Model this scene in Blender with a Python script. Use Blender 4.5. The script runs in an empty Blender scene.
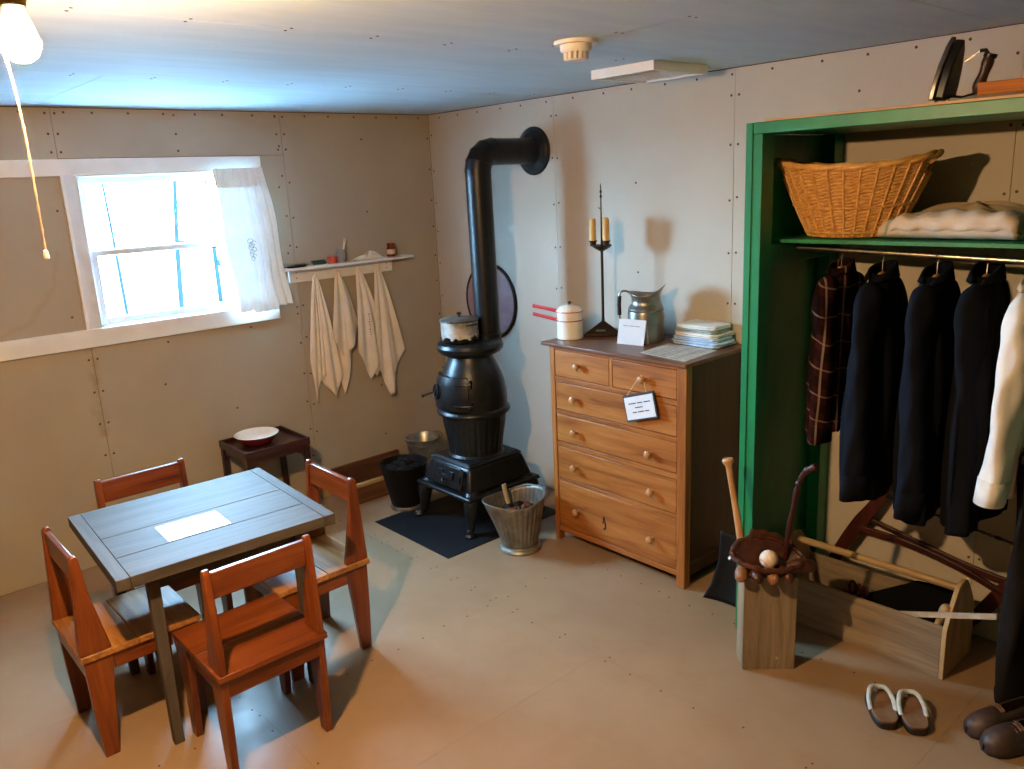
import bpy, math, random
from mathutils import Vector, Matrix
random.seed(7)
sc = bpy.context.scene
col = sc.collection
PI = math.pi

# ------------------------------------------------------------------ camera
cam_d = bpy.data.cameras.new('camera')
cam = bpy.data.objects.new('camera', cam_d)
col.objects.link(cam)
cam_d.sensor_fit = 'HORIZONTAL'
cam_d.sensor_width = 36.0
cam_d.lens = 812.627 / 1024 * 36.0
cam_d.clip_start = 0.05
_f = Vector((-0.72883653, 0.64030412, -0.24250352))
_r = Vector((0.66799161, 0.74270931, -0.0465843))
_u = Vector((-0.1502815, 0.19594266, 0.96903145))
cam.matrix_world = Matrix(((_r.x, _u.x, -_f.x, 4.740), (_r.y, _u.y, -_f.y, -3.514),
                           (_r.z, _u.z, -_f.z, 1.990), (0, 0, 0, 1)))
sc.camera = cam

# ------------------------------------------------------------------ world, daylight, exposure
SKY = 165.0
BULB = 5600.0
world = bpy.data.worlds.new('overcast_sky')
sc.world = world
world.use_nodes = True
_bg = world.node_tree.nodes['Background']
_bg.inputs['Color'].default_value = (0.37, 0.67, 1.0, 1)
_bg.inputs['Strength'].default_value = SKY
pl = bpy.data.lights.new('window_portal', 'AREA')          # guides sky sampling through the window only
pl.shape = 'RECTANGLE'; pl.size = 0.84; pl.size_y = 1.0
pl.cycles.is_portal = True; pl.energy = 0
plo = bpy.data.objects.new('window_portal', pl); col.objects.link(plo)
plo.location = (-0.16, -1.80, 1.72); plo.rotation_euler = (0, -PI / 2, 0)
sc.view_settings.view_transform = 'Standard'
sc.view_settings.look = 'None'
sc.view_settings.exposure = 0.0
sc.view_settings.gamma = 1.0
sc.view_settings.use_curve_mapping = False
sc.cycles.use_denoising = True
sc.cycles.max_bounces = 10
sc.cycles.diffuse_bounces = 6
sc.cycles.caustics_reflective = False
sc.cycles.caustics_refractive = False
sc.cycles.sample_clamp_indirect = 0.0

# ------------------------------------------------------------------ helpers
def S(h):
    h = h.lstrip('#')
    o = []
    for i in (0, 2, 4):
        c = int(h[i:i + 2], 16) / 255
        o.append(c / 12.92 if c <= .04045 else ((c + .055) / 1.055) ** 2.4)
    return (*o, 1)

class NT:
    def __init__(s, m):
        s.t = m.node_tree; s.n = s.t.nodes; s.l = s.t.links
        s.b = s.n['Principled BSDF']
    def new(s, ty, **k):
        n = s.n.new(ty)
        for a, v in k.items(): setattr(n, a, v)
        return n
    def coord(s, scale=(1, 1, 1), rot=(0, 0, 0), loc=(0, 0, 0), kind='Object'):
        tc = s.new('ShaderNodeTexCoord'); mp = s.new('ShaderNodeMapping')
        mp.inputs['Scale'].default_value = scale
        mp.inputs['Rotation'].default_value = rot
        mp.inputs['Location'].default_value = loc
        s.l.new(tc.outputs[kind], mp.inputs['Vector'])
        return mp.outputs['Vector']
    def noise(s, vec, scale=5, detail=5, rough=.55, dist=0):
        n = s.new('ShaderNodeTexNoise')
        n.inputs['Scale'].default_value = scale; n.inputs['Detail'].default_value = detail
        n.inputs['Roughness'].default_value = rough; n.inputs['Distortion'].default_value = dist
        s.l.new(vec, n.inputs['Vector'])
        return n.outputs[0]
    def ramp(s, fac, stops):
        r = s.new('ShaderNodeValToRGB')
        e = r.color_ramp.elements
        while len(e) < len(stops): e.new(.5)
        for i, (p, c) in enumerate(stops):
            e[i].position = p; e[i].color = c
        s.l.new(fac, r.inputs['Fac'])
        return r.outputs['Color']
    def mix(s, fac, a, b, mode='MIX'):
        m = s.new('ShaderNodeMix', data_type='RGBA', blend_type=mode)
        for sock, v in ((m.inputs[0], fac), (m.inputs[6], a), (m.inputs[7], b)):
            if hasattr(v, 'node'): s.l.new(v, sock)
            else: sock.default_value = v
        return m.outputs[2]
    def math(s, op, a, b=0.0, c=0.0):
        m = s.new('ShaderNodeMath', operation=op)
        for i, v in enumerate((a, b, c)):
            if hasattr(v, 'node'): s.l.new(v, m.inputs[i])
            else: m.inputs[i].default_value = v
        return m.outputs[0]
    def sep(s, vec):
        n = s.new('ShaderNodeSeparateXYZ'); s.l.new(vec, n.inputs[0])
        return n.outputs
    def bump(s, h, strength=.2, dist=.01):
        b = s.new('ShaderNodeBump')
        b.inputs['Strength'].default_value = strength; b.inputs['Distance'].default_value = dist
        s.l.new(h, b.inputs['Height']); s.l.new(b.outputs[0], s.b.inputs['Normal'])
    def set(s, name, v):
        if hasattr(v, 'node'): s.l.new(v, s.b.inputs[name])
        else: s.b.inputs[name].default_value = v

def newmat(name):
    m = bpy.data.materials.new(name); m.use_nodes = True
    return m, NT(m)

def plain(name, c1, c2=None, rough=.5, metal=0., scale=12, stretch=(1, 1, 1), bump=0., bdist=.003, lo=.35, hi=.65, spec=.5, detail=5):
    m, t = newmat(name)
    c2 = c2 or c1
    v = t.coord(stretch)
    n = t.noise(v, scale, detail)
    t.set('Base Color', t.ramp(n, [(lo, S(c1)), (hi, S(c2))]))
    t.set('Roughness', rough); t.set('Metallic', metal)
    t.set('Specular IOR Level', spec)
    if bump: t.bump(n, bump, bdist)
    return m

def wood(name, dark, mid, light, axis='x', rough=.45, scale=1., knots=True, bump=.12, spec=.5):
    """grain runs along the given local axis; each object shifts the pattern by its own random value"""
    m, t = newmat(name)
    st = {'x': (1.2, 16, 16), 'y': (16, 1.2, 16), 'z': (16, 16, 1.2)}[axis]
    tc = t.new('ShaderNodeTexCoord'); oi = t.new('ShaderNodeObjectInfo')
    add = t.new('ShaderNodeVectorMath', operation='ADD')
    sc_ = t.new('ShaderNodeVectorMath', operation='SCALE')
    cx = t.new('ShaderNodeCombineXYZ')
    for i in range(3): t.l.new(oi.outputs['Random'], cx.inputs[i])
    t.l.new(cx.outputs[0], sc_.inputs[0]); sc_.inputs['Scale'].default_value = 7.0
    t.l.new(tc.outputs['Object'], add.inputs[0]); t.l.new(sc_.outputs[0], add.inputs[1])
    mp = t.new('ShaderNodeMapping'); mp.inputs['Scale'].default_value = [a * scale for a in st]
    t.l.new(add.outputs[0], mp.inputs['Vector'])
    n = t.noise(mp.outputs['Vector'], 2.2, 6, .62, .6)
    mp2 = t.new('ShaderNodeMapping'); mp2.inputs['Scale'].default_value = [a * scale * .22 for a in st]
    t.l.new(add.outputs[0], mp2.inputs['Vector'])
    n2 = t.noise(mp2.outputs['Vector'], 3, 3, .5, .3)
    f = t.math('ADD', t.math('MULTIPLY', n, .62), t.math('MULTIPLY', n2, .42))
    c = t.ramp(f, [(.36, S(dark)), (.52, S(mid)), (.68, S(light))])
    t.set('Base Color', c); t.set('Roughness', rough); t.set('Specular IOR Level', spec)
    if bump: t.bump(n, bump, .002)
    return m

OBJ_FR = {}
class MB:
    def __init__(s): s.v = []; s.f = []
    def add(s, vs, fs, M=None):
        b = len(s.v)
        for p in vs:
            p = Vector(p)
            s.v.append(M @ p if M is not None else p)
        s.f += [[i + b for i in f] for f in fs]
        return s
    def box(s, x0, x1, y0, y1, z0, z1, M=None):
        return s.hexa([(x0, y0, z0), (x1, y0, z0), (x1, y1, z0), (x0, y1, z0), (x0, y0, z1), (x1, y0, z1), (x1, y1, z1), (x0, y1, z1)], M)
    def hexa(s, p, M=None):
        return s.add(p, [(0, 3, 2, 1), (4, 5, 6, 7), (0, 1, 5, 4), (1, 2, 6, 5), (2, 3, 7, 6), (3, 0, 4, 7)], M)
    def prism(s, pts, a, b, axis='z', M=None):
        n = len(pts)
        def P(p, h):
            return {'z': (p[0], p[1], h), 'y': (p[0], h, p[1]), 'x': (h, p[0], p[1])}[axis]
        vs = [P(p, a) for p in pts] + [P(p, b) for p in pts]
        fs = [list(range(n))[::-1], list(range(n, 2 * n))] + [(i, (i + 1) % n, (i + 1) % n + n, i + n) for i in range(n)]
        return s.add(vs, fs, M)
    def lathe(s, prof, c=(0, 0, 0), seg=32, M=None, rf=None, sx=1., sy=1., caps=True):
        n = len(prof); vs = []; fs = []
        for (r, z) in prof:
            for k in range(seg):
                a = 2 * PI * k / seg
                rr = r * (rf(a, z) if rf else 1)
                vs.append((c[0] + rr * math.cos(a) * sx, c[1] + rr * math.sin(a) * sy, c[2] + z))
        for i in range(n - 1):
            for k in range(seg):
                k2 = (k + 1) % seg
                fs.append((i * seg + k, i * seg + k2, (i + 1) * seg + k2, (i + 1) * seg + k))
        if caps and prof[0][0] > 1e-5: fs.append(list(range(seg))[::-1])
        if caps and prof[-1][0] > 1e-5: fs.append(list(range((n - 1) * seg, n * seg)))
        return s.add(vs, fs, M)
    def tube(s, pts, rad, seg=10, caps=True, flat=1., M=None, up=None):
        pts = [Vector(p) for p in pts]; n = len(pts)
        if not hasattr(rad, '__len__'): rad = [rad] * n
        vs = []; fs = []
        T = [(pts[min(i + 1, n - 1)] - pts[max(i - 1, 0)]).normalized() for i in range(n)]
        a = Vector(up) if up else Vector((0, 0, 1))
        if abs(T[0].dot(a)) > .95: a = Vector((1, 0, 0))
        N = (a - T[0] * a.dot(T[0])).normalized()
        for i in range(n):
            N = (N - T[i] * N.dot(T[i])).normalized()
            B = T[i].cross(N)
            for k in range(seg):
                t = 2 * PI * k / seg
                vs.append(pts[i] + (N * math.cos(t) + B * math.sin(t) * flat) * rad[i])
        for i in range(n - 1):
            for k in range(seg):
                k2 = (k + 1) % seg
                fs.append((i * seg + k, i * seg + k2, (i + 1) * seg + k2, (i + 1) * seg + k))
        if caps:
            fs.append(list(range(seg))[::-1]); fs.append(list(range((n - 1) * seg, n * seg)))
        return s.add(vs, fs, M)
    def grid(s, fn, nu, nv, closeu=False, M=None):
        vs = []; fs = []
        cu = nu if closeu else nu + 1
        for j in range(nv + 1):
            for i in range(cu):
                vs.append(fn(i / nu, j / nv))
        for j in range(nv):
            for i in range(nu):
                i2 = (i + 1) % cu if closeu else i + 1
                fs.append((j * cu + i, j * cu + i2, (j + 1) * cu + i2, (j + 1) * cu + i))
        return s.add(vs, fs, M)
    def sphere(s, c, r, seg=16, rings=10, sq=(1, 1, 1), M=None):
        prof = [(math.sin(PI * i / rings) * r if 0 < i < rings else 0, -math.cos(PI * i / rings) * r) for i in range(rings + 1)]
        vs = []
        b = MB(); b.lathe([(max(p[0], 1e-6), p[1]) for p in prof], seg=seg)
        return s.add([(c[0] + v.x * sq[0], c[1] + v.y * sq[1], c[2] + v.z * sq[2]) for v in b.v], b.f, M)
    def build(s, name, mat, parent=None, smooth=True, bevel=0., solid=0., sub=0, ang=35, kind=None, label=None, cat=None, group=None, origin=True, seg=2):
        me = bpy.data.meshes.new(name)
        loc = Vector((0, 0, 0))
        vs = s.v
        if parent is not None:
            fr = OBJ_FR.get(parent)
            if fr is not None:
                inv = fr.inverted(); vs = [inv @ v for v in vs]
        elif origin and vs:
            xs = [v.x for v in vs]; ys = [v.y for v in vs]; zs = [v.z for v in vs]
            loc = Vector(((min(xs) + max(xs)) / 2, (min(ys) + max(ys)) / 2, min(zs)))
            vs = [v - loc for v in vs]
        me.from_pydata([tuple(v) for v in vs], [], s.f)
        me.validate()
        if smooth:
            me.polygons.foreach_set('use_smooth', [True] * len(me.polygons))
            me.set_sharp_from_angle(angle=math.radians(ang))
        me.materials.append(mat)
        o = bpy.data.objects.new(name, me); col.objects.link(o)
        o.location = loc
        if parent is not None:
            o.parent = parent
            if parent in OBJ_FR: OBJ_FR[o] = OBJ_FR[parent]
        if solid:
            md = o.modifiers.new('thickness', 'SOLIDIFY'); md.thickness = solid; md.offset = 0
        if bevel:
            md = o.modifiers.new('bevel', 'BEVEL'); md.width = bevel; md.segments = seg; md.limit_method = 'ANGLE'; md.angle_limit = math.radians(40)
        if sub:
            md = o.modifiers.new('subdivision', 'SUBSURF'); md.levels = sub; md.render_levels = sub
        if kind: o['kind'] = kind
        if label: o['label'] = label
        if cat: o['category'] = cat
        if group: o['group'] = group
        return o

def thing(name, label, cat, loc=(0, 0, 0), rz=0., group=None, world=False, kind=None):
    """an Empty at the thing's base; world=True: its parts are given in room coordinates"""
    o = bpy.data.objects.new(name, None); col.objects.link(o)
    o.empty_display_size = .1
    o.location = loc; o.rotation_euler = (0, 0, rz)
    if label: o['label'] = label
    if cat: o['category'] = cat
    if group: o['group'] = group
    if kind: o['kind'] = kind
    if world: OBJ_FR[o] = Matrix.Translation(Vector(loc)) @ Matrix.Rotation(rz, 4, 'Z')
    return o

def kids(o): return [c for c in bpy.data.objects if c.parent == o]
def copy_tree(o, parent=None):
    c = o.copy(); col.objects.link(c); c.parent = parent
    for ch in kids(o): copy_tree(ch, c)
    return c
def bez(pts, n=24):
    """smooth Catmull-Rom curve through points"""
    P = [Vector(p) for p in pts]; P = [P[0] * 2 - P[1]] + P + [P[-1] * 2 - P[-2]]
    out = []
    for i in range(1, len(P) - 2):
        for k in range(n):
            t = k / n
            a, b, c, d = P[i - 1], P[i], P[i + 1], P[i + 2]
            out.append(.5 * ((2 * b) + (c - a) * t + (2 * a - 5 * b + 4 * c - d) * t * t + (3 * b - a - 3 * c + d) * t ** 3))
    out.append(P[-2]); return out
def lerp(a, b, t): return a + (b - a) * t
def interp(tab, t):
    for (t0, v0), (t1, v1) in zip(tab, tab[1:]):
        if t <= t1: return lerp(v0, v1, max(0, (t - t0) / (t1 - t0)))
    return tab[-1][1]

# ------------------------------------------------------------------ materials
def wall_mat(name, stain):
    m, t = newmat(name)
    v = t.coord()
    n = t.noise(v, 1.6, 4, .5); n2 = t.noise(v, 55, 3)
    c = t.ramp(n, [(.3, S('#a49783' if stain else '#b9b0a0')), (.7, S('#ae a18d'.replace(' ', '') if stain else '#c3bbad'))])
    c = t.mix(t.math('MULTIPLY', n2, .10), c, S('#9d907a'))
    if stain:
        x, y, z = t.sep(v)
        # water run under the window corner, and a tide line left of the window
        wob = t.math('MULTIPLY', t.math('SUBTRACT', t.noise(v, 9, 4), .5), .10)
        d = t.math('ABSOLUTE', t.math('ADD', t.math('SUBTRACT', y, -2.362), wob))
        k = t.math('MULTIPLY', t.math('LESS_THAN', z, 1.24), t.math('GREATER_THAN', z, .72))
        run = t.math('MULTIPLY', k, t.math('SUBTRACT', 1.0, t.math('SMOOTH_MIN', t.math('MULTIPLY', d, 26.0), 1.0, .1)))
        run = t.math('MULTIPLY', run, t.ramp(t.noise(v, 14, 4), [(.38, (0, 0, 0, 1)), (.6, (1, 1, 1, 1))]))
        c = t.mix(t.math('MAXIMUM', 0.0, t.math('MULTIPLY', run, .55)), c, S('#8a6a42'))
        rr = t.math('SQRT', t.math('ADD', t.math('POWER', t.math('MULTIPLY', t.math('ADD', y, 2.83), 1.25), 2.0), t.math('POWER', t.math('MULTIPLY', t.math('SUBTRACT', z, 1.86), .95), 2.0)))
        ring = t.math('ABSOLUTE', t.math('ADD', t.math('SUBTRACT', rr, .50), t.math('MULTIPLY', wob, 1.2)))
        ring = t.math('MULTIPLY', t.math('SUBTRACT', 1.0, t.math('SMOOTH_MIN', t.math('MULTIPLY', ring, 38.0), 1.0, .1)), t.math('MULTIPLY', t.math('LESS_THAN', y, -2.36), t.math('LESS_THAN', z, 1.75)))
        c = t.mix(t.math('MAXIMUM', 0.0, t.math('MULTIPLY', ring, .16)), c, S('#8a6a42'))
    t.set('Base Color', c); t.set('Roughness', .75); t.set('Specular IOR Level', .25)
    t.bump(n2, .06, .002)
    return m
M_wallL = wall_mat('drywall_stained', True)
M_wallB = wall_mat('drywall_cream', False)
M_panel = wood('brown_wall_panelling', '#4a3422', '#5e452e', '#6e5338', 'z', rough=.6)
M_ceil = plain('ceiling_board_paint', '#bccbd4', '#c6d4db', rough=.75, spec=.12, scale=2.2, stretch=(6, 1, 1), bump=.05)
def floor_mat():
    m, t = newmat('painted_plywood_floor')
    v = t.coord()
    n = t.noise(v, 1.3, 5, .6); n2 = t.noise(v, 26, 5, .65); n3 = t.noise(v, 6, 4)
    c = t.ramp(n, [(.3, S('#8a7054')), (.7, S('#9a8063'))])
    c = t.mix(t.ramp(n3, [(.5, (0, 0, 0, 1)), (.8, (.35, .35, .35, 1))]), c, S('#8d6a42'))
    c = t.mix(t.ramp(n2, [(.68, (0, 0, 0, 1)), (.80, (.5, .5, .5, 1))]), c, S('#6b4c2e'))
    t.set('Base Color', c)
    t.set('Roughness', t.ramp(n3, [(.3, (.34, .34, .34, 1)), (.7, (.5, .5, .5, 1))]))
    t.bump(n2, .08, .002)
    return m
M_floor = floor_mat()
M_dark = plain('dark_gap', '#3a2c20', rough=.9)
M_nail = plain('nail_head', '#4a3a2c', '#5c4a38', rough=.6, metal=.4)
M_white = plain('white_trim_paint', '#dcd8cf', '#e6e2da', rough=.45, scale=6)
M_sash = plain('white_sash_paint', '#cfd3d6', '#dadde0', rough=.4)
def glass_mat():
    m = bpy.data.materials.new('window_glass'); m.use_nodes = True
    t = m.node_tree; t.nodes.clear()
    o = t.nodes.new('ShaderNodeOutputMaterial'); mx = t.nodes.new('ShaderNodeMixShader')
    a = t.nodes.new('ShaderNodeBsdfTransparent'); b = t.nodes.new('ShaderNodeBsdfGlossy')
    b.inputs['Roughness'].default_value = .02; a.inputs['Color'].default_value = (.96, .98, .98, 1)
    mx.inputs[0].default_value = .06
    t.links.new(a.outputs[0], mx.inputs[1]); t.links.new(b.outputs[0], mx.inputs[2]); t.links.new(mx.outputs[0], o.inputs[0])
    return m
M_glass = glass_mat()
def cloth_mat(name, c1, c2, trans=0., scale=60, rough=.9, bump=.25, wr=7., sheen=.1):
    m, t = newmat(name)
    v = t.coord()
    n = t.noise(v, wr, 5, .6); n2 = t.noise(v, scale * 5, 2)
    t.set('Base Color', t.ramp(n, [(.3, S(c1)), (.7, S(c2))]))
    t.set('Roughness', rough); t.set('Specular IOR Level', .15)
    t.set('Sheen Weight', sheen)
    h = t.math('ADD', t.math('MULTIPLY', n, .8), t.math('MULTIPLY', n2, .1))
    t.bump(h, bump, .006)
    if trans:
        tr = t.new('ShaderNodeBsdfTranslucent'); tr.inputs['Color'].default_value = S(c2)
        mx = t.new('ShaderNodeMixShader'); mx.inputs[0].default_value = trans
        out = t.n['Material Output']
        t.l.new(t.b.outputs[0], mx.inputs[1]); t.l.new(tr.outputs[0], mx.inputs[2]); t.l.new(mx.outputs[0], out.inputs[0])
    return m
M_curtain = cloth_mat('sheer_white_cotton', '#dfe6e8', '#eef2f2', trans=.016)
M_towel = cloth_mat('natural_flour_sack_cotton', '#dccdb8', '#e8dccb', bump=.3)
M_stitch = plain('grey_thread', '#55606a', rough=.9)
M_bulb = bpy.data.materials.new('lit_bulb_glass'); M_bulb.use_nodes = True
_b = M_bulb.node_tree.nodes['Principled BSDF']
_b.inputs['Emission Color'].default_value = (1.0, .61, .29, 1); _b.inputs['Emission Strength'].default_value = BULB
M_bulbneck = bpy.data.materials.new('glowing_bulb_neck'); M_bulbneck.use_nodes = True
_b = M_bulbneck.node_tree.nodes['Principled BSDF']
_b.inputs['Emission Color'].default_value = (1.0, .61, .29, 1); _b.inputs['Emission Strength'].default_value = 9.0
M_brass = plain('aged_brass', '#8a6a30', '#b08a48', rough=.35, metal=1)
M_porcelain = plain('white_porcelain', '#e0dcd2', rough=.3)
M_cord = plain('cream_pull_cord', '#d8b890', '#e2c8a4', rough=.7, scale=200)
M_plastic = plain('white_plastic', '#d8d2c8', '#e0dbd2', rough=.45)
M_iron = plain('black_stove_iron', '#15171a', '#1e2022', rough=.36, metal=.35, scale=30, bump=.08, spec=.5)
M_pipe = plain('black_stovepipe', '#141517', '#1c1d1f', rough=.38, metal=.4, scale=20, stretch=(1, 1, .2))
M_tin = plain('galvanised_tin', '#8c8c84', '#b4b2a8', rough=.38, metal=.85, scale=14, bump=.05)
M_tin2 = plain('dull_galvanised_zinc', '#6e6a62', '#8e8a80', rough=.5, metal=.7, scale=18, bump=.08)
M_blackpail = plain('soot_black_enamel', '#060607', '#0c0c0d', rough=.65, scale=20, spec=.25)
M_coal = plain('coal', '#08080a', '#141416', rough=.75, scale=30, bump=.5, spec=.25)
M_matmat = plain('blue_black_hearth_mat', '#090b0e', '#101318', rough=.6, spec=.25, scale=6, bump=.05)
M_pewter = plain('worn_pewter', '#76736c', '#97938a', rough=.36, metal=.85, scale=9, bump=.04)
M_enamel = plain('white_enamel', '#e2dcd0', '#ece7dc', rough=.2)
M_red = plain('red_enamel', '#a81c1c', '#bd2424', rough=.3)
M_maroon = plain('maroon_enamel', '#6c1a1c', '#7c2224', rough=.3)
M_bronze = plain('dark_bronze', '#2a1d14', '#3c2a1c', rough=.45, metal=.6, scale=25)
M_candle = plain('amber_candle_wax', '#c89a50', '#d8b064', rough=.5, scale=12)
M_paper = plain('white_paper', '#cdd0d4', '#d6d9dc', rough=.8)
M_lam = plain('laminated_sheet', '#dfeaea', '#e8f2f2', rough=.12, spec=.8)
M_print = plain('grey_print_ink', '#8e8a84', rough=.9)
M_ink = plain('dark_ink', '#2c3038', rough=.8)
M_card_b = plain('dark_card', '#23262c', rough=.6)
M_green = plain('green_paint', '#12744a', '#178654', rough=.42, scale=9, stretch=(1, 1, .3), bump=.06)
M_steel = plain('steel_rod', '#8c8880', '#a8a49a', rough=.28, metal=1)
M_ply = wood('bare_plywood', '#b08a5c', '#c8a070', '#d8b484', 'x', rough=.7)
W_or = {a: wood('orange_stained_pine_' + a, '#451c0a', '#6e3412', '#884a20', a, rough=.3) for a in 'xyz'}
W_seat = {a: wood('worn_honey_seat_' + a, '#74461f', '#a36d36', '#c49050', a, rough=.35) for a in 'xyz'}
W_grey = {a: wood('weathered_grey_pine_' + a, '#413a33', '#4f4841', '#5e564e', a, rough=.6, spec=.15) for a in 'xyz'}
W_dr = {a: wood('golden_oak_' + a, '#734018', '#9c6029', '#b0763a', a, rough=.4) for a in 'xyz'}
W_dd = {a: wood('shaded_dark_oak_' + a, '#22130a', '#301c10', '#402616', a, rough=.4) for a in 'xyz'}  # shade on the chest's sides painted into the oak; also the iron's dark grip
W_top = wood('brown_oak_top', '#553322', '#6d4630', '#80563c', 'x', rough=.35)
W_mah = {a: wood('dark_mahogany_' + a, '#200c08', '#331610', '#472018', a, rough=.3) for a in 'xyz'}
W_bar = {a: wood('barn_grey_board_' + a, '#6a5c4a', '#87775f', '#a08e74', a, rough=.6) for a in 'xyz'}
W_pine = {a: wood('pale_pine_' + a, '#8c7450', '#ac9266', '#c2a97e', a, rough=.55) for a in 'xyz'}
W_redw = {a: wood('red_brown_hardwood_' + a, '#260b06', '#3c140b', '#501f12', a, rough=.4) for a in 'xyz'}
W_crate = {a: wood('crate_board_' + a, '#3c2210', '#5c381c', '#704826', a, rough=.6) for a in 'xyz'}
W_bat = wood('ash_bat', '#9a7048', '#b88c60', '#cba278', 'z', rough=.4)
W_knob = plain('turned_knob_wood', '#a87a50', '#c69a70', rough=.25)
W_board = wood('bright_orange_varnished_board', '#9a5206', '#c8740c', '#dc8a1c', 'x', rough=.5, spec=.2)
M_wicker = plain('honey_wicker', '#b07a3c', '#d8a860', rough=.5, scale=40, stretch=(1, 1, 4), bump=.3)
M_wick2 = plain('pale_wicker_strip', '#c48c48', '#e2b46c', rough=.45, scale=30)
M_leather = plain('glove_leather', '#2c140a', '#552c16', rough=.42, scale=18, bump=.25)
M_leather2 = plain('glove_leather_tan', '#7a5034', '#966a48', rough=.5, scale=18, bump=.2)
M_shoe = plain('dark_shoe_leather', '#2e2220', '#493830', rough=.5, scale=14, bump=.2)
M_shoein = plain('shoe_lining', '#6a4c40', '#8c6858', rough=.8)
M_ball = plain('baseball_hide', '#d8c8b0', '#e4d8c4', rough=.5)
M_geta = plain('brown_sandal_sole', '#6a4c34', '#80603f', rough=.6, scale=20)
M_getad = plain('dark_rubber', '#1e1410', '#2a1e18', rough=.6)
M_strap = plain('pale_blue_strap', '#a9b6b8', '#c2ccca', rough=.7, scale=60)
M_navy = cloth_mat('navy_wool', '#070a12', '#0c121e', bump=.5, wr=10, sheen=0.)
M_black = cloth_mat('black_wool', '#050609', '#0a0b0f', bump=.5, wr=10, sheen=0.)
M_shirt = cloth_mat('white_shirt_cotton', '#d8d4cc', '#e8e5de', bump=.4, wr=9)
M_trou = cloth_mat('charcoal_trouser', '#161515', '#221f1f', bump=.4, wr=12, sheen=0.)
M_cream = cloth_mat('cream_blanket', '#c8b8a4', '#dacdbc', bump=.5, wr=16)
M_cream2 = cloth_mat('tan_blanket', '#a88f70', '#bda684', bump=.5, wr=14)
M_blueC = cloth_mat('pale_blue_cotton', '#93b4d2', '#c4d8ea', bump=.5, wr=22)
M_whiteC = cloth_mat('white_cotton', '#d8d8d4', '#e8e8e4', bump=.5, wr=18)
M_greenC = cloth_mat('sage_check_cotton', '#8a9488', '#b4bab0', bump=.5, wr=30)
M_hanger = wood('pale_hanger_wood', '#a8743c', '#c8945a', '#d8aa70', 'y', rough=.4)
M_blackC = cloth_mat('black_felt', '#050506', '#0a0a0c', sheen=0.)
M_pink = plain('faded_pink_tin', '#8c6c70', '#a08286', rough=.5, scale=8)
M_silver = plain('polished_iron_sole', '#5c5a56', '#86837c', rough=.3, metal=.9, scale=20)
M_jar = plain('brown_glass_jar', '#5a2416', '#703020', rough=.15)
M_gtin = plain('dark_green_tin', '#1c3a2c', '#24483a', rough=.4)
M_rtin = plain('red_orange_tin', '#b03a20', '#c84c2c', rough=.4)
M_mesh = plain('grey_enamel_cup', '#787c80', '#90949a', rough=.3)
def speckle():
    m, t = newmat('scorched_enamel')
    v = t.coord(); x, y, z = t.sep(v)
    n = t.noise(v, 34, 4, .7)
    c = t.ramp(t.noise(v, 12, 4), [(.35, S('#8f8f8a')), (.65, S('#d8d6d0'))])
    th = t.math('MULTIPLY', t.math('SUBTRACT', .052, z), 6.0)     # soot burnt onto the foot of the pot
    k = t.math('GREATER_THAN', t.math('ADD', n, th), .62)
    t.set('Base Color', t.mix(k, c, S('#141210'))); t.set('Roughness', .25); t.set('Metallic', .25)
    return m
M_speck = speckle()
def plaid():
    m, t = newmat('plaid_wool')
    v = t.coord(); x, y, z = t.sep(v)
    def lines(c, per, off, w):
        return t.math('LESS_THAN', t.math('ABSOLUTE', t.math('SUBTRACT', t.math('FRACT', t.math('ADD', t.math('MULTIPLY', c, 1 / per), off)), .5)), w)
    yy = t.math('ADD', t.math('ADD', t.math('MULTIPLY', y, .8), t.math('MULTIPLY', x, .8)), t.math('MULTIPLY', z, -.05)); zz = t.math('ADD', z, t.math('MULTIPLY', x, .5))
    c = t.mix(lines(yy, .105, .3, .2), S('#331516'), S('#170c0e'))
    c = t.mix(t.math('MULTIPLY', lines(zz, .105, .2, .2), .6), c, S('#150b0d'))
    c = t.mix(t.math('MULTIPLY', lines(yy, .105, .82, .045), .5), c, S('#a89a8c'))
    c = t.mix(t.math('MULTIPLY', lines(zz, .105, .7, .03), .36), c, S('#a89a8c'))
    t.set('Base Color', c); t.set('Roughness', .95); t.set('Specular IOR Level', .1)
    t.bump(t.noise(v, 12, 4), .3, .006)
    return m
M_plaid = plaid()
M_snow = plain('pale_snowy_ground', '#8a9092', '#969c9e', rough=.9, scale=2)
M_bark = plain('dark_bark', '#10181a', '#161e20', rough=1., scale=12, spec=0.)
# ================================================================== THE SETTING
H = 2.46
XR, YF = 5.7, -4.7            # far sides of the room behind the camera
WY0, WY1, WZ0, WZ1 = -2.285, -1.33, 1.325, 2.122      # window opening
def structure(o): o['kind'] = 'structure'; return o
def frame(name):
    o = thing(name, None, None, (0, 0, 0), world=True); o['kind'] = 'structure'; return o

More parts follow.
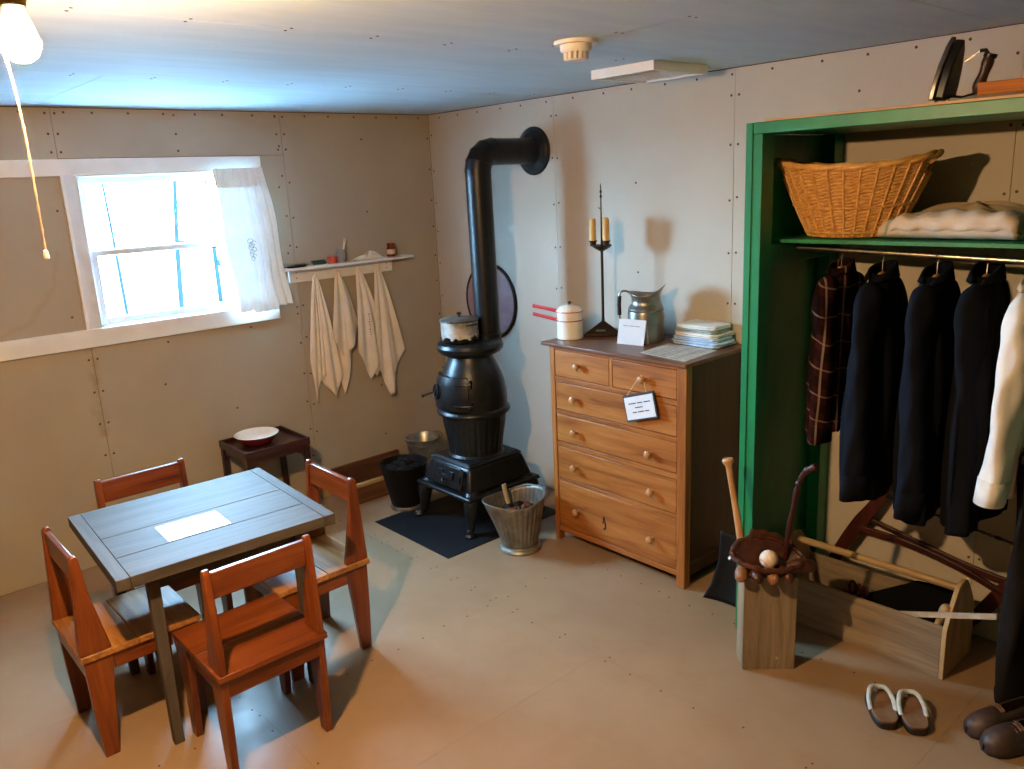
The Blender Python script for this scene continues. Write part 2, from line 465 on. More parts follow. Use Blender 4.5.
# floor: plywood sheets laid with hairline joints
fl = structure(MB().box(-.1, XR + .1, YF - .1, .1, -.08, -.010).build('floor', M_dark, origin=False))
ys = [0, -1.23, -2.45, -3.67, YF]; k = 0
for j in range(4):
    xs = [0, 1.4, 3.84, XR] if j % 2 == 0 else [0, 2.62, 5.06, XR]
    for a, b in zip(xs, xs[1:]):
        MB().box(a + .0003, b - .0003, ys[j + 1] + .0003, ys[j] - .0003, -.010, 0).build('plywood_sheet', M_floor, fl)
nb = MB()
for j in range(1, 4):
    for i in range(34):
        x = .2 + i * .155 + random.uniform(-.03, .03)
        for s in (-.016, .018):
            if random.random() < .75: nb.lathe([(.0045, 0), (.0045, .0008), (.0001, .0010)], (x + random.uniform(-.01, .01), ys[j] + s, 0), 8)
for i in range(26):
    nb.lathe([(.0045, 0), (.0045, .0008), (.0001, .0010)], (2.0 + i * .11 + random.uniform(-.03, .03), -.62 - .0 * i + random.uniform(-.01, .01), 0), 8)
    nb.lathe([(.0045, 0), (.0045, .0008), (.0001, .0010)], (1.95 + random.uniform(-.01, .01), -.9 - i * .13, 0), 8)
nb.build('nail_heads', M_nail, fl, kind='stuff')

# ceiling boards
ce = structure(MB().box(-.1, XR + .1, YF - .1, .1, H + .012, H + .08).build('ceiling', M_dark, origin=False))
cx = [0, 1.203, 2.37, 3.59, 4.81, XR]
for i, (a, b) in enumerate(zip(cx, cx[1:])):
    yb = [0, -2.44, YF] if i % 2 == 0 and i < 2 else [0, -1.25, -3.69, YF]
    if i == 1: yb = [0, -3.66, YF]
    for c, d in zip(yb, yb[1:]):
        MB().box(a + .001, b - .001, d + .001, c - .001, H, H + .012).build('ceiling_panel', M_ceil, ce)
nb = MB()
def ceil_nail(x, y): nb.lathe([(.0001, -.0018), (.005, -.0014), (.005, 0)], (x, y, H), 8)
for i in range(14):
    for x in (1.203, 2.37):
        for s in (-.02, .02): ceil_nail(x + s, -.15 - i * .3)
for i in range(8): ceil_nail(2.5 + i * .3, -1.235); ceil_nail(2.5 + i * .3, -1.268)
nb.build('nail_heads', M_nail, ce, kind='stuff')

# left wall with the window opening
def panel_with_hole(b, y0, y1, z0, z1, x0, x1, hole=None):
    if not hole: b.box(x0, x1, y0, y1, z0, z1); return
    a, c, d, e = hole
    b.box(x0, x1, y0, a, z0, z1); b.box(x0, x1, c, y1, z0, z1); b.box(x0, x1, a, c, z0, d); b.box(x0, x1, a, c, e, z1)
wb = MB(); panel_with_hole(wb, YF - .1, .1, -.05, H + .05, -.14, -.012, (WY0, WY1, WZ0, WZ1))
wl = structure(wb.build('wall_left', M_dark, origin=False))
g = .0012
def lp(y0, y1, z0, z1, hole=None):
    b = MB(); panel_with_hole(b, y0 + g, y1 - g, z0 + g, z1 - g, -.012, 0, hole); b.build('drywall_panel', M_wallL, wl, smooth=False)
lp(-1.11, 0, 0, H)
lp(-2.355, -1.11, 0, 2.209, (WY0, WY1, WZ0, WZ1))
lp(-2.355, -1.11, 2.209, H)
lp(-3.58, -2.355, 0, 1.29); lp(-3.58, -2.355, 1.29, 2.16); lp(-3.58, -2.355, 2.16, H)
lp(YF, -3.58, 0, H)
nb = MB()
def nl(y, z): nb.lathe([(.0065, 0), (.0065, .001), (.0001, .0016)], (0, 0, 0), 8, Matrix.Translation((0, y, z)) @ Matrix.Rotation(PI / 2, 4, 'Y'))
for i in range(12):
    z = .06 + i * .2
    for s in (-.022, .022): nl(-1.11 + s, z + random.uniform(-.03, .03))
    nl(-.02, z + .05 + random.uniform(-.03, .03)); nl(-.56 + random.uniform(-.01, .01), z * 1.0 + random.uniform(-.05, .05)) if i % 2 else None
for i in range(7):
    for s in (-.022, .022): nl(-2.355 + s, .08 + i * .18)
for z in (2.24, 2.33, 2.43):
    for s in (-.025, .02): nl(-2.355 + s, z)
    nl(-1.74, z); nl(-1.09, z); nl(-1.14, z)
for i in range(26): nl(-.1 - i * .17 + random.uniform(-.02, .02), 2.435)
for i in range(16): nl(-.15 - i * .26, .03)
for y, z in ((-1.16, 2.02), (-1.15, 1.62), (-1.17, 1.4), (-1.13, 1.28), (-1.2, 1.33), (-2.40, 1.95), (-2.42, 1.40), (-1.95, 1.19), (-1.45, 1.2), (-1.6, .72), (-2.0, .95)): nl(y, z)
nb.build('nail_heads', M_nail, wl, kind='stuff')

# back wall
wbk = structure(MB().box(-.14, XR + .1, .012, .12, -.05, H + .05).build('wall_back', M_dark, origin=False))
bx = [0, 1.219, 2.437, 3.648, 4.866, XR]
for a, b in zip(bx, bx[1:]):
    MB().box(a + g, b - g, 0, .012, g, H - g).build('drywall_panel', M_wallB, wbk, smooth=False)
nb = MB()
def nk(x, z): nb.lathe([(.0062, 0), (.0062, .001), (.0001, .0016)], (0, 0, 0), 8, Matrix.Translation((x, 0, z)) @ Matrix.Rotation(PI / 2, 4, 'X'))
for s in bx[1:4]:
    for i in range(10):
        for d in (-.02, .022): nk(s + d, .10 + i * .25 + random.uniform(-.015, .015))
for i in range(11): nk(.025, .12 + i * .22 + random.uniform(-.02, .02)); nk(.61 + random.uniform(-.01, .01), .15 + i * .3) if i < 3 else None
for i in range(24): nk(.12 + i * .21 + random.uniform(-.02, .02), 2.43)
for x, z in ((3.04, 2.29), (3.05, 1.98), (1.83, 1.95), (1.84, 1.47), (3.2, 1.1), (3.06, .62), (3.0, .9)): nk(x, z)
nb.build('nail_heads', M_nail, wbk, kind='stuff')

# walls behind the camera close the room
structure(MB().box(XR, XR + .1, YF - .1, .1, 0, H).build('wall_right', M_panel, origin=False))
structure(MB().box(-.1, XR + .1, YF - .1, YF, 0, H).build('wall_front', M_panel, origin=False))
# shadow line where walls meet ceiling, painted in as a narrow dark strip
structure(MB().box(-.002, .0015, YF, 0, H - .004, H).build('shadow_strip_1', M_dark, origin=False))
structure(MB().box(0, XR, -.0015, .002, H - .004, H).build('shadow_strip_2', M_dark, origin=False))

# window: casing boards run on past the window to the left
t3 = structure(MB().box(0, .021, -3.75, -1.272, 2.122, 2.205).build('trim_3', M_white, bevel=.002, origin=False))
t4 = structure(MB().box(0, .026, -3.75, -1.262, 1.229, 1.325).build('trim_4', M_white, bevel=.002, origin=False))
w1 = frame('window_1')
b = MB(); b.box(0, .018, -2.355, WY0, 1.325, 2.122); b.box(0, .018, WY1, -1.272, 1.325, 2.122)
b.build('casing', M_sash, w1, bevel=.0015)
MB().box(.0, .024, -2.366, -2.352, 1.325, 2.122).build('casing_edge', M_white, w1, bevel=.001)
b = MB()
b.box(-.13, .003, WY0, WY0 + .012, WZ0, WZ1); b.box(-.13, .003, WY1 - .012, WY1, WZ0, WZ1)
b.box(-.13, .003, WY0, WY1, WZ1 - .012, WZ1); b.box(-.13, .003, WY0, WY1, WZ0, WZ0 + .012)
b.build('jamb', M_sash, w1)
def sash(x, z0, z1, nm):
    fr = MB(); a, c = WY0 + .012, WY1 - .012; w = .03
    fr.box(x, x + .022, a, a + w, z0, z1); fr.box(x, x + .022, c - w, c, z0, z1)
    fr.box(x, x + .022, a + w, c - w, z0, z0 + w * 1.1); fr.box(x, x + .022, a + w, c - w, z1 - w, z1)
    o = fr.build('sash', M_sash, w1, bevel=.002)
    MB().box(x + .009, x + .012, a + w, c - w, z0 + w * 1.1, z1 - w).build('pane', M_glass, o, smooth=False)
    return o
sash(-.030, 1.337, 1.733, 'lower')
sash(-.058, 1.703, 2.11, 'upper')

# ------------------------------------------------------------------ outdoors, seen overexposed through the panes
structure(MB().box(-60, -.5, -40, 40, -1.6, -1.0).build('ground_outside', M_snow, origin=False))
def tree(label, x, y, r, lean, h, brs):
    t = thing('bare_tree', label, 'tree', (x, y, -1.0), world=True, group='bare trees outside the window')
    p = bez([(x, y, -1.05), (x, y + lean * .4, h * .35), (x, y + lean, h)], 8)
    MB().tube(p, [lerp(r, r * .55, i / (len(p) - 1)) for i in range(len(p))], 10).build('trunk', M_bark, t)
    for (z, dy, dz, rr) in brs:
        q = p[min(len(p) - 1, max(0, int((z + 1) / (h + 1) * len(p))))]
        MB().tube(bez([q, q + Vector((0, dy * .5, dz * .6)), q + Vector((0, dy, dz))], 6), [rr] * 13, 6).build('branch', M_bark, t)
tree('leaning dark tree trunk outside, left side of both panes', -7.0, -1.12, .10, .1, 2.25, [(1.2, .5, .3, .02)])
tree('slender tree outside seen at the middle of the lower pane', -11.0, 1.05, .035, -.1, 3.0, [(.6, -.5, .25, .012), (1.0, .45, .3, .012)])
tree('thin tree leaning right outside, close to the curtain', -9.0, 1.25, .05, .32, 2.9, [(1.1, .8, -.1, .05), (1.45, -.5, .3, .012)])
tree('thin upright tree outside half behind the curtain', -10.0, 2.4, .05, .0, 3.0, [(.7, .9, .0, .06), (1.5, -.6, .4, .015)])
fd = thing('hanging_feeder', 'blurred dark feeder hanging outside at top of the upper pane', 'feeder', (-.9, -1.48, 2.13), world=True)
b = MB(); b.prism([(-1.60, 2.13), (-1.40, 2.13), (-1.36, 2.20), (-1.64, 2.20)], -.96, -.84, 'x'); b.build('tray', M_bark, fd, bevel=.005)
b = MB(); b.tube([(-.9, -1.6, 2.19), (-.9, -1.5, 2.44)], .004, 6); b.tube([(-.9, -1.4, 2.19), (-.9, -1.5, 2.44)], .004, 6); b.tube([(-.9, -1.5, 2.44), (-.142, -1.5, 2.44)], .008, 8); b.build('bracket', M_bark, fd)

# ================================================================== CEILING FITTINGS
BX, BY, BZ = 2.945, -3.105, 2.285
t = thing('ceiling_lamp', 'lit bare bulb in ceiling socket with long pull cord', 'lamp', (BX, BY, H), world=True)
MB().lathe([(.0001, -.062), (.028, -.062), (.034, -.030), (.052, -.020), (.058, 0)], (BX, BY, H), 32).build('ceiling_base', M_porcelain, t)
MB().lathe([(.0001, -.118), (.021, -.118), (.024, -.105), (.020, -.098), (.024, -.092), (.024, -.060)], (BX, BY, H), 24).build('socket', M_brass, t)
MB().lathe([(.0001, -.040), (.014, -.038), (.027, -.028), (.0345, -.012), (.0350, -.006), (.0352, .0)], (BX, BY, BZ), 28, caps=False).build('bulb', M_bulb, t)
MB().lathe([(.0352, .0), (.027, .028), (.018, .050), (.0155, .064), (.0001, .066)], (BX, BY, BZ), 28, caps=False).build('bulb_neck', M_bulbneck, t)
cx0, cy0 = BX + .004, BY - .014
ch = [(BX - .012, BY - .018, 2.365), (BX - .030, BY - .032, 2.31), (cx0 - .002, cy0 - .012, 2.235), (cx0 + .010, cy0 - .008, 2.10), (cx0 + .022, cy0 - .012, 1.905)]
pts = bez(ch, 16)
b = MB(); b.tube(pts, [.0022 + .0007 * math.sin(i * 2.4) for i in range(len(pts))], 8)
cd = b.build('pull_cord', M_cord, t)
MB().lathe([(.0001, -.012), (.0055, -.010), (.004, .004), (.0001, .008)], (cx0 + .022, cy0 - .012, 1.898), 12).build('cord_bell', M_porcelain, cd)

SX, SY = 2.61, -1.265
t = thing('smoke_detector', 'round off-white smoke detector on the ceiling', 'smoke detector', (SX, SY, H), world=True)
MB().lathe([(.0001, -.014), (.076, -.012), (.078, 0)], (SX, SY, H), 40).build('base_plate', M_plastic, t)
MB().lathe([(.0001, -.038), (.05, -.038), (.056, -.030), (.056, -.012)], (SX, SY, H), 36).build('body', M_plastic, t)
b = MB()
for i in range(14):
    a = i / 14 * 2 * PI
    b.box(.030, .044, -.005, .005, -.062, -.038, Matrix.Translation((SX, SY, H)) @ Matrix.Rotation(a, 4, 'Z'))
b.build('sensor_fins', M_plastic, t)
MB().lathe([(.0001, -.066), (.034, -.066), (.038, -.060), (.0001, -.060)], (SX, SY, H), 28).build('sensor_cap', M_plastic, t)

t = thing('ceiling_vent', 'white louvred register box on the ceiling', 'vent', (2.24, -.40, H), world=True)
vx0, vx1, vy0, vy1 = 2.07, 2.43, -.60, -.21
b = MB(); z0 = H - .040
b.box(vx0, vx1, vy0, vy0 + .02, z0, H); b.box(vx0, vx1, vy1 - .02, vy1, z0, H)
b.box(vx0, vx0 + .02, vy0 + .02, vy1 - .02, z0, H); b.box(vx1 - .02, vx1, vy0 + .02, vy1 - .02, z0, H)
b.build('frame', M_white, t, bevel=.002)
MB().box(vx0 + .02, vx1 - .02, vy0 + .02, vy1 - .02, H - .006, H).build('duct_back', M_dark, t)
for i in range(9):
    y = vy0 + .045 + i * .037
    MB().box(vx0 + .02, vx1 - .02, -.016, .016, -.001, .001, Matrix.Translation((0, y, H - .026)) @ Matrix.Rotation(.6, 4, 'X')).build('louvre', M_white, t)
# ================================================================== CURTAIN, TOWELS, WALL SHELF
t = thing('curtain', 'sheer white cotton curtain gathered at the right of the window', 'curtain', (.04, -1.38, 1.3), world=True)
def cur(u, v):
    yt = lerp(-1.585, -1.280, u); yb = lerp(-1.530, -1.205, u)
    z = lerp(2.130, 1.300 + .02 * u - (.018 if .3 < u < .72 else 0), v)
    y = lerp(yt, yb, v ** .8) + .008 * math.sin(9 * v + 5 * u)
    amp = lerp(.007, .020, v) * (.35 + .65 * min(1, max(0, (u - .35) * 2.2)))
    ph = u ** 1.5 * 2 * PI * 5.2
    return (.044 + amp * math.sin(ph) + .010 * u + .015 * v, y, z)
MB().grid(cur, 110, 36).build('panel', M_curtain, t, ang=180)
def hd(u, v):
    x, y, z = cur(u, 0)
    z = lerp(2.138, 2.030, v)
    return (.050 + .0045 * math.sin(u * 2 * PI * 19) * (1 - .3 * v) + .004, lerp(-1.588, -1.282, u) + .012 * v, z)
MB().grid(hd, 160, 5).build('header_ruffle', M_curtain, t, ang=180)
b = MB()
for k in range(9):                                     # small embroidered basket motif
    cy, cz = -1.415 + .012 * math.sin(k * 2.1) + .008 * (k % 3 - 1), 1.72 - .013 * k
    p = [Vector((.083, cy + (.018 - .001 * k) * math.cos(a * PI / 8), cz + .012 * math.sin(a * PI / 8))) for a in range(0, 14 if k % 2 else 17)]
    b.tube(p, .0011, 5)
b.build('embroidery', M_stitch, t)
b = MB(); b.tube([(.028, -2.30, 2.118), (.028, -1.275, 2.128)], .0065, 10)
o = b.build('curtain_rod', M_white, label='thin white curtain rod above the window', cat='curtain rod')

sh = thing('wall_shelf', 'white wooden wall shelf with a peg board below', 'shelf', (.05, -.75, 1.43), world=True)
MB().box(0, .115, -1.236, -.285, 1.517, 1.533).build('shelf_board', M_white, sh, bevel=.003)
MB().box(0, .018, -1.17, -.405, 1.436, 1.517).build('peg_board', M_white, sh, bevel=.002)
pegs = [(-1.006, 1.464), (-.846, 1.472), (-.692, 1.478), (-.545, 1.484)]
for (y, z) in pegs:
    MB().tube([(.016, y, z - .012), (.045, y, z - .006), (.052, y, z + .006)], [.006, .005, .006], 8).build('peg', M_white, sh)
b = MB()
for y, z in ((-1.12, 1.495), (-1.12, 1.462), (-.45, 1.49), (-.45, 1.46)): b.lathe([(.004, 0), (.0001, .002)], (0, 0, 0), 8, Matrix.Translation((.018, y, z)) @ Matrix.Rotation(PI / 2, 4, 'Y'))
b.build('screw_heads', M_nail, sh)

def towel(label, yt, zt, layers, marks=None):
    t = thing('towel', label, 'towel', (.05, yt, zt), world=True, group='flour sack towels on the wall pegs')
    for li, (yl, yr, zmid, outl, xoff, fr) in enumerate(layers):
        # outl: bottom edge as (u, z) list; yl / yr: left and right limits at the bottom
        def f(u, v, yl=yl, yr=yr, outl=outl, xoff=xoff, fr=fr):
            s = v ** .75
            zb = interp(outl, u)
            z = lerp(zt + .012 * math.sin(u * PI), zb, v)
            y = lerp(yt + (u - .5) * .022, lerp(yl, yr, u) - .018, s)
            a = lerp(.005, .016, min(1, v * 1.6))
            x = .030 + xoff * min(1, v * 2.5) + a * math.sin(u * 2 * PI * fr + li * 1.3 + v * .8) + .012 * (1 - v) + .008 * math.sin(PI * u)
            return (x, y, z)
        MB().grid(f, 48, 30).build('cloth_fold', M_towel, t, ang=180, solid=.003)
    if marks:
        b = MB()
        for k in range(9): b.box(.0735, .0742, marks[0] - .007 + .003 * (k % 3), marks[0] + .006 - .002 * (k % 2), marks[1] - k * .017, marks[1] - k * .017 + .006)
        b.build('printed_mark', M_stitch, t)
towel('cream towel nearest the window, hanging to two points', -1.006, 1.464,
      [(-1.085, -.955, 0, [(0, .93), (.18, .64), (.55, .80), (1, .84)], .000, 1.6), (-1.03, -.868, 0, [(0, .80), (.35, .72), (.68, .645), (1, .79)], .016, 1.8)])
towel('cream towel on the second peg from the window', -.846, 1.472,
      [(-.915, -.700, 0, [(0, 1.06), (.35, .92), (.7, .98), (1, 1.12)], .018, 1.7), (-.905, -.755, 0, [(0, .98), (.4, .655), (.75, .86), (1, .93)], .0, 1.4)])
towel('cream towel with a dark printed mark, third peg', -.692, 1.478,
      [(-.735, -.575, 0, [(0, .93), (.55, .725), (.85, .80), (1, .86)], .020, 1.3), (-.70, -.485, 0, [(0, .88), (.45, .74), (1, .92)], .002, 1.9)], (-.655, 1.17))
towel('cream towel on the peg farthest from the window', -.545, 1.484,
      [(-.60, -.352, 0, [(0, .80), (.4, .70), (.8, .79), (1, .885)], .004, 2.0), (-.575, -.43, 0, [(0, .80), (.45, .585), (.75, .60), (1, .80)], .018, 1.5)])

def on_shelf(name, label, cat, y, x=.06, **k): return thing(name, label, cat, (x, y, 1.5335), **k)
t = on_shelf('razor_tray', 'small black oval tray at window end of wall shelf', 'tray', -1.135)
MB().lathe([(.0001, 0), (.03, 0), (.040, .010), (.037, .010), (.028, .004), (.0001, .003)], (0, 0, 0), 28, sx=1., sy=1.95).build('tray_dish', M_blackpail, t)
b = MB(); b.tube([(.005, -.055, .014), (.01, .06, .018)], [.006, .005], 8); b.box(-.02, .02, -.07, -.05, .010, .020); b.build('razor', M_steel, t)
t = on_shelf('pocket_knife', 'dark green knife-like tool lying on the wall shelf', 'knife', -.975)
b = MB(); b.tube([(0, -.045, .010), (0, .045, .012)], [.008, .010], 8, flat=.7); b.build('handle', M_gtin, t)
MB().box(-.002, .002, -.055, .04, .018, .030).build('blade', M_gtin, t, bevel=.001)
t = on_shelf('small_tin', 'small red-orange lidded tin beside the grey cup', 'tin', -.880)
MB().lathe([(.0001, 0), (.032, 0), (.032, .036), (.0001, .036)], (0, 0, 0), 28).build('tin_body', M_rtin, t, bevel=.002)
MB().lathe([(.0001, .030), (.0335, .030), (.0335, .045), (.0001, .046)], (0, 0, 0), 28).build('lid', M_rtin, t)
t = on_shelf('grey_cup', 'grey enamel cup on the wall shelf holding a brush', 'cup', -.812)
MB().lathe([(.0001, 0), (.026, 0), (.029, .082), (.031, .083), (.026, .080), (.024, .004), (.0001, .003)], (0, 0, 0), 28).build('cup_body', M_mesh, t)
b = MB(); b.tube([(.0, -.030, .065), (0, -.05, .055), (0, -.05, .03), (0, -.028, .02)], .0035, 8); b.build('handle', M_mesh, t)
t = on_shelf('shaving_brush', 'pale-handled brush leaning in the grey cup', 'brush', -.806)
MB().tube([(0, -.006, .006), (0, .014, .085), (0, .026, .128)], [.004, .006, .008], 10).build('handle', M_porcelain, t)
MB().tube([(0, .026, .128), (0, .032, .150)], [.008, .010], 10).build('bristles', M_cream, t)
b = MB()
def rag(u, v):
    a = u * 2 * PI; r = lerp(1, .08, v ** 1.4)
    return (.062 + .045 * r * math.cos(a) * (1 + .1 * math.sin(3 * a)), -.62 + .118 * r * math.sin(a), 1.5335 + .034 * (1 - r ** 2) * (1 + .5 * math.sin(a - .4)) + .006 * math.sin(5 * a) * r * (1 - r) * 3 + .004)
b.grid(rag, 48, 12, True)
b.add([rag(i / 48, 0) for i in range(48)], [list(range(48))]); b.build('folded_rag', M_towel, ang=180, label='crumpled cream cloth lying on the wall shelf', cat='cloth')
t = on_shelf('jar', 'small brown glass jar with pale label on shelf end', 'jar', -.432)
MB().lathe([(.0001, 0), (.026, 0), (.028, .004), (.028, .058), (.022, .068), (.022, .074), (.0001, .074)], (0, 0, 0), 28).build('glass_body', M_jar, t)
MB().lathe([(.0285, .018), (.0285, .050)], (0, 0, 0), 28, caps=False).build('label_band', M_cream, t, solid=.0006)
MB().lathe([(.0001, .092), (.024, .091), (.025, .070), (.0001, .070)], (0, 0, 0), 28).build('lid', M_jar, t)

# ================================================================== DINING TABLE AND FOUR CHAIRS
TX, TY, TRZ = 1.580, -2.4535, math.radians(-3.0)
t = thing('dining_table', 'small weathered grey plank table set with four chairs', 'table', (TX, TY, 0), TRZ)
hx, hy = .385, .408
bd = [-hx, -hx + 2 * hx * .455, -hx + 2 * hx * .745, hx]
for a, b_ in zip(bd, bd[1:]):
    MB().box(a + .0012, b_ - .0012, -hy + .047, hy - .047, .698, .740).build('plank', W_grey['y'], t, bevel=.002)
for s in (-1, 1):
    MB().box(-hx, hx, min(s * hy, s * (hy - .046)), max(s * hy, s * (hy - .046)), .697, .7405).build('breadboard_end', W_grey['x'], t, bevel=.002)
for s in (-1, 1):
    MB().box(s * .285 - .011, s * .285 + .011, -.27, .27, .625, .698).build('apron', W_grey['y'], t, bevel=.002)
    MB().box(-.285, .285, s * .278 - .011, s * .278 + .011, .625, .698).build('apron', W_grey['x'], t, bevel=.002)
for sx in (-1, 1):
    for sy in (-1, 1):
        cxl, cyl = sx * .300, sy * .278
        MB().hexa([(cxl - .019, cyl - .018, 0), (cxl + .019, cyl - .018, 0), (cxl + .019, cyl + .018, 0), (cxl - .019, cyl + .018, 0),
                   (cxl - .022, cyl - .021, .698), (cxl + .022, cyl - .021, .698), (cxl + .022, cyl + .021, .698), (cxl - .022, cyl + .021, .698)]).build('leg', W_grey['z'], t, bevel=.003)
sg = thing('table_notice', 'white laminated notice lying on the grey table', 'notice', (1.668, -2.512, .7408), math.radians(-3))
MB().box(-.088, .088, -.118, .118, 0, .0012).build('laminate', M_lam, sg, bevel=.0004)
MB().box(-.070, .070, -.098, .098, .0012, .0016).build('sheet', M_paper, sg)

def make_chair():
    t = thing('dining_chair', 'x', 'chair')
    for (y0, y1) in ((-.215, -.015), (-.013, .215)):
        MB().box(-.205, .205, y0, y1, .398, .422).build('seat_plank', W_seat['x'], t, bevel=.003)
    for s in (-1, 1):
        xo, xi = s * .196, s * .170
        x0, x1 = min(xo, xi), max(xo, xi)
        MB().prism([(-.205, .398), (-.105, .398), (-.118, .28), (-.142, 0), (-.190, 0), (-.200, .2)], x0, x1, 'x').build('leg', W_or['z'], t, bevel=.003)
        MB().prism([(.105, .398), (.205, .398), (.200, .2), (.190, 0), (.142, 0), (.118, .28)], x0, x1, 'x').build('leg', W_or['z'], t, bevel=.003)
        MB().prism([(-.213, .422), (-.105, .422), (-.150, .66), (-.160, .785), (-.168, .800), (-.182, .800), (-.191, .785)], x0 , x1 , 'x').build('back_post', W_or['z'], t, bevel=.004)
        MB().box(s * .183 - .009, s * .183 + .009, -.105, .105, .335, .398).build('side_apron', W_or['y'], t, bevel=.002)
    MB().box(-.171, .171, -.203, -.183, .330, .398).build('rear_apron', W_or['x'], t, bevel=.002)
    MB().box(-.171, .171, .180, .200, .340, .398).build('front_apron', W_or['x'], t, bevel=.002)
    MB().hexa([(-.171, -.184, .690), (.171, -.184, .690), (.171, -.160, .690), (-.171, -.160, .690), (-.171, -.188, .788), (.171, -.188, .788), (.171, -.166, .788), (-.171, -.166, .788)]).build('back_rail', W_or['x'], t, bevel=.004)
    return t
ch0 = make_chair()
spots = [(1.572, -2.785, 0, 'wooden plank chair at the window-side table end, back to the frame edge'),
         (2.040, -2.493, 90, 'orange wooden plank chair in front of the table, back toward the viewer'),
         (1.645, -2.066, 180, 'wooden plank chair at the table end facing away from the stove'),
         (1.148, -2.480, -90, 'wooden plank chair behind the table, against the wall below the window')]
for i, (x, y, a, lab) in enumerate(spots):
    o = ch0 if i == 0 else copy_tree(ch0)
    o.location = (x, y, 0); o.rotation_euler.z = math.radians(a)
    o['label'] = lab; o['group'] = 'plank chairs around the grey table'
# front chair has a freshly varnished seat: give its planks the orange stain
for c in kids([o for o in bpy.data.objects if o.get('label') == spots[1][3]][0]):
    if c.name.startswith('seat_plank'):
        c.data = c.data.copy(); c.data.materials[0] = W_or['x']

# ------------------------------------------------------------------ side stool with dish
t = thing('side_stool', 'dark mahogany side stool with a tray top by the wall', 'stool', (.205, -1.545, 0))
hx, hy, zt = .190, .205, .550
MB().box(-hx + .012, hx - .012, -hy + .012, hy - .012, zt - .032, zt - .020).build('top_panel', W_mah['y'], t)
for s in (-1, 1):
    MB().box(s * hx - (.014 if s > 0 else 0), s * hx + (.014 if s < 0 else 0), -hy, hy, zt - .045, zt).build('rim', W_mah['y'], t, bevel=.003)
    MB().box(-hx + .014, hx - .014, s * hy - (.014 if s > 0 else 0), s * hy + (.014 if s < 0 else 0), zt - .045, zt).build('rim', W_mah['x'], t, bevel=.003)
    MB().prism([(-hy + .03, zt - .045), (hy - .03, zt - .045), (hy - .03, zt - .135), (hy - .055, zt - .10), (hy - .09, zt - .082), (-hy + .09, zt - .082), (-hy + .055, zt - .10), (-hy + .03, zt - .135)],
               s * (hx - .022) - .007, s * (hx - .022) + .007, 'x').build('apron', W_mah['y'], t, bevel=.002)
    MB().prism([(-hx + .03, zt - .045), (hx - .03, zt - .045), (hx - .03, zt - .135), (hx - .055, zt - .10), (hx - .09, zt - .082), (-hx + .09, zt - .082), (-hx + .055, zt - .10), (-hx + .03, zt - .135)],
               s * (hy - .022) - .007, s * (hy - .022) + .007, 'y').build('apron', W_mah['x'], t, bevel=.002)
for sx in (-1, 1):
    for sy in (-1, 1):
        a, c = sx * (hx - .022), sy * (hy - .022)
        MB().hexa([(a - .014 + sx * .006, c - .014 + sy * .006, 0), (a + .014 + sx * .006, c - .014 + sy * .006, 0), (a + .014 + sx * .006, c + .014 + sy * .006, 0), (a - .014 + sx * .006, c + .014 + sy * .006, 0),
                   (a - .018, c - .018, zt - .045), (a + .018, c - .018, zt - .045), (a + .018, c + .018, zt - .045), (a - .018, c + .018, zt - .045)]).build('leg', W_mah['z'], t, bevel=.003)
t = thing('enamel_dish', 'shallow dish, white inside and maroon outside, on dark stool', 'dish', (.195, -1.585, .5302))
MB().lathe([(.0001, 0), (.070, 0), (.078, .003), (.108, .032), (.126, .060), (.131, .062)], (0, 0, 0), 44, caps=False).build('outer_shell', M_maroon, t)
MB().lathe([(.131, .062), (.128, .064), (.120, .058), (.104, .034), (.072, .010), (.0001, .008)], (0, 0, 0), 44, caps=False).build('inner_enamel', M_enamel, t)
# ================================================================== STOVE ON ITS MAT
MB().box(.667, 1.405, -1.110, -.240, 0, .005).build('hearth_mat', M_matmat, bevel=.002, label='blue-black square hearth mat under the stove', cat='mat')
GX, GY = 1.035, -.575
t = thing('pot_belly_stove', 'black cast iron pot-belly stove with a tall elbow pipe', 'stove', (GX, GY, .005), world=True)
Z = .005
# cabriole legs
for sx in (-1, 1):
    for sy in (-1, 1):
        p = bez([(GX + sx * .175, GY + sy * .190, .235), (GX + sx * .222, GY + sy * .235, .190), (GX + sx * .226, GY + sy * .248, .10), (GX + sx * .232, GY + sy * .262, .040), (GX + sx * .250, GY + sy * .285, .014)], 6)
        b = MB(); n = len(p)
        b.tube(p, [interp([(0, .050), (.3, .046), (.6, .028), (.85, .022), (1, .030)], i / (n - 1)) for i in range(n)], 12)
        b.lathe([(.0001, 0), (.032, 0), (.034, .010), (.024, .024), (.0001, .028)], (GX + sx * .248, GY + sy * .282, Z), 16)
        b.build('leg', M_iron, t)
# ash pan base: flange, tapering box, collar
def frus(hx0, hy0, z0, hx1, hy1, z1, r=.0):
    return MB().hexa([(GX - hx0, GY - hy0, z0), (GX + hx0, GY - hy0, z0), (GX + hx0, GY + hy0, z0), (GX - hx0, GY + hy0, z0),
                      (GX - hx1, GY - hy1, z1), (GX + hx1, GY - hy1, z1), (GX + hx1, GY + hy1, z1), (GX - hx1, GY + hy1, z1)])
frus(.265, .285, .212, .258, .278, .236).build('base_flange', M_iron, t, bevel=.010, seg=3)
frus(.232, .252, .236, .188, .208, .385).build('ash_base', M_iron, t, bevel=.022, seg=3)
frus(.192, .212, .385, .170, .190, .402).build('base_cap', M_iron, t, bevel=.008)
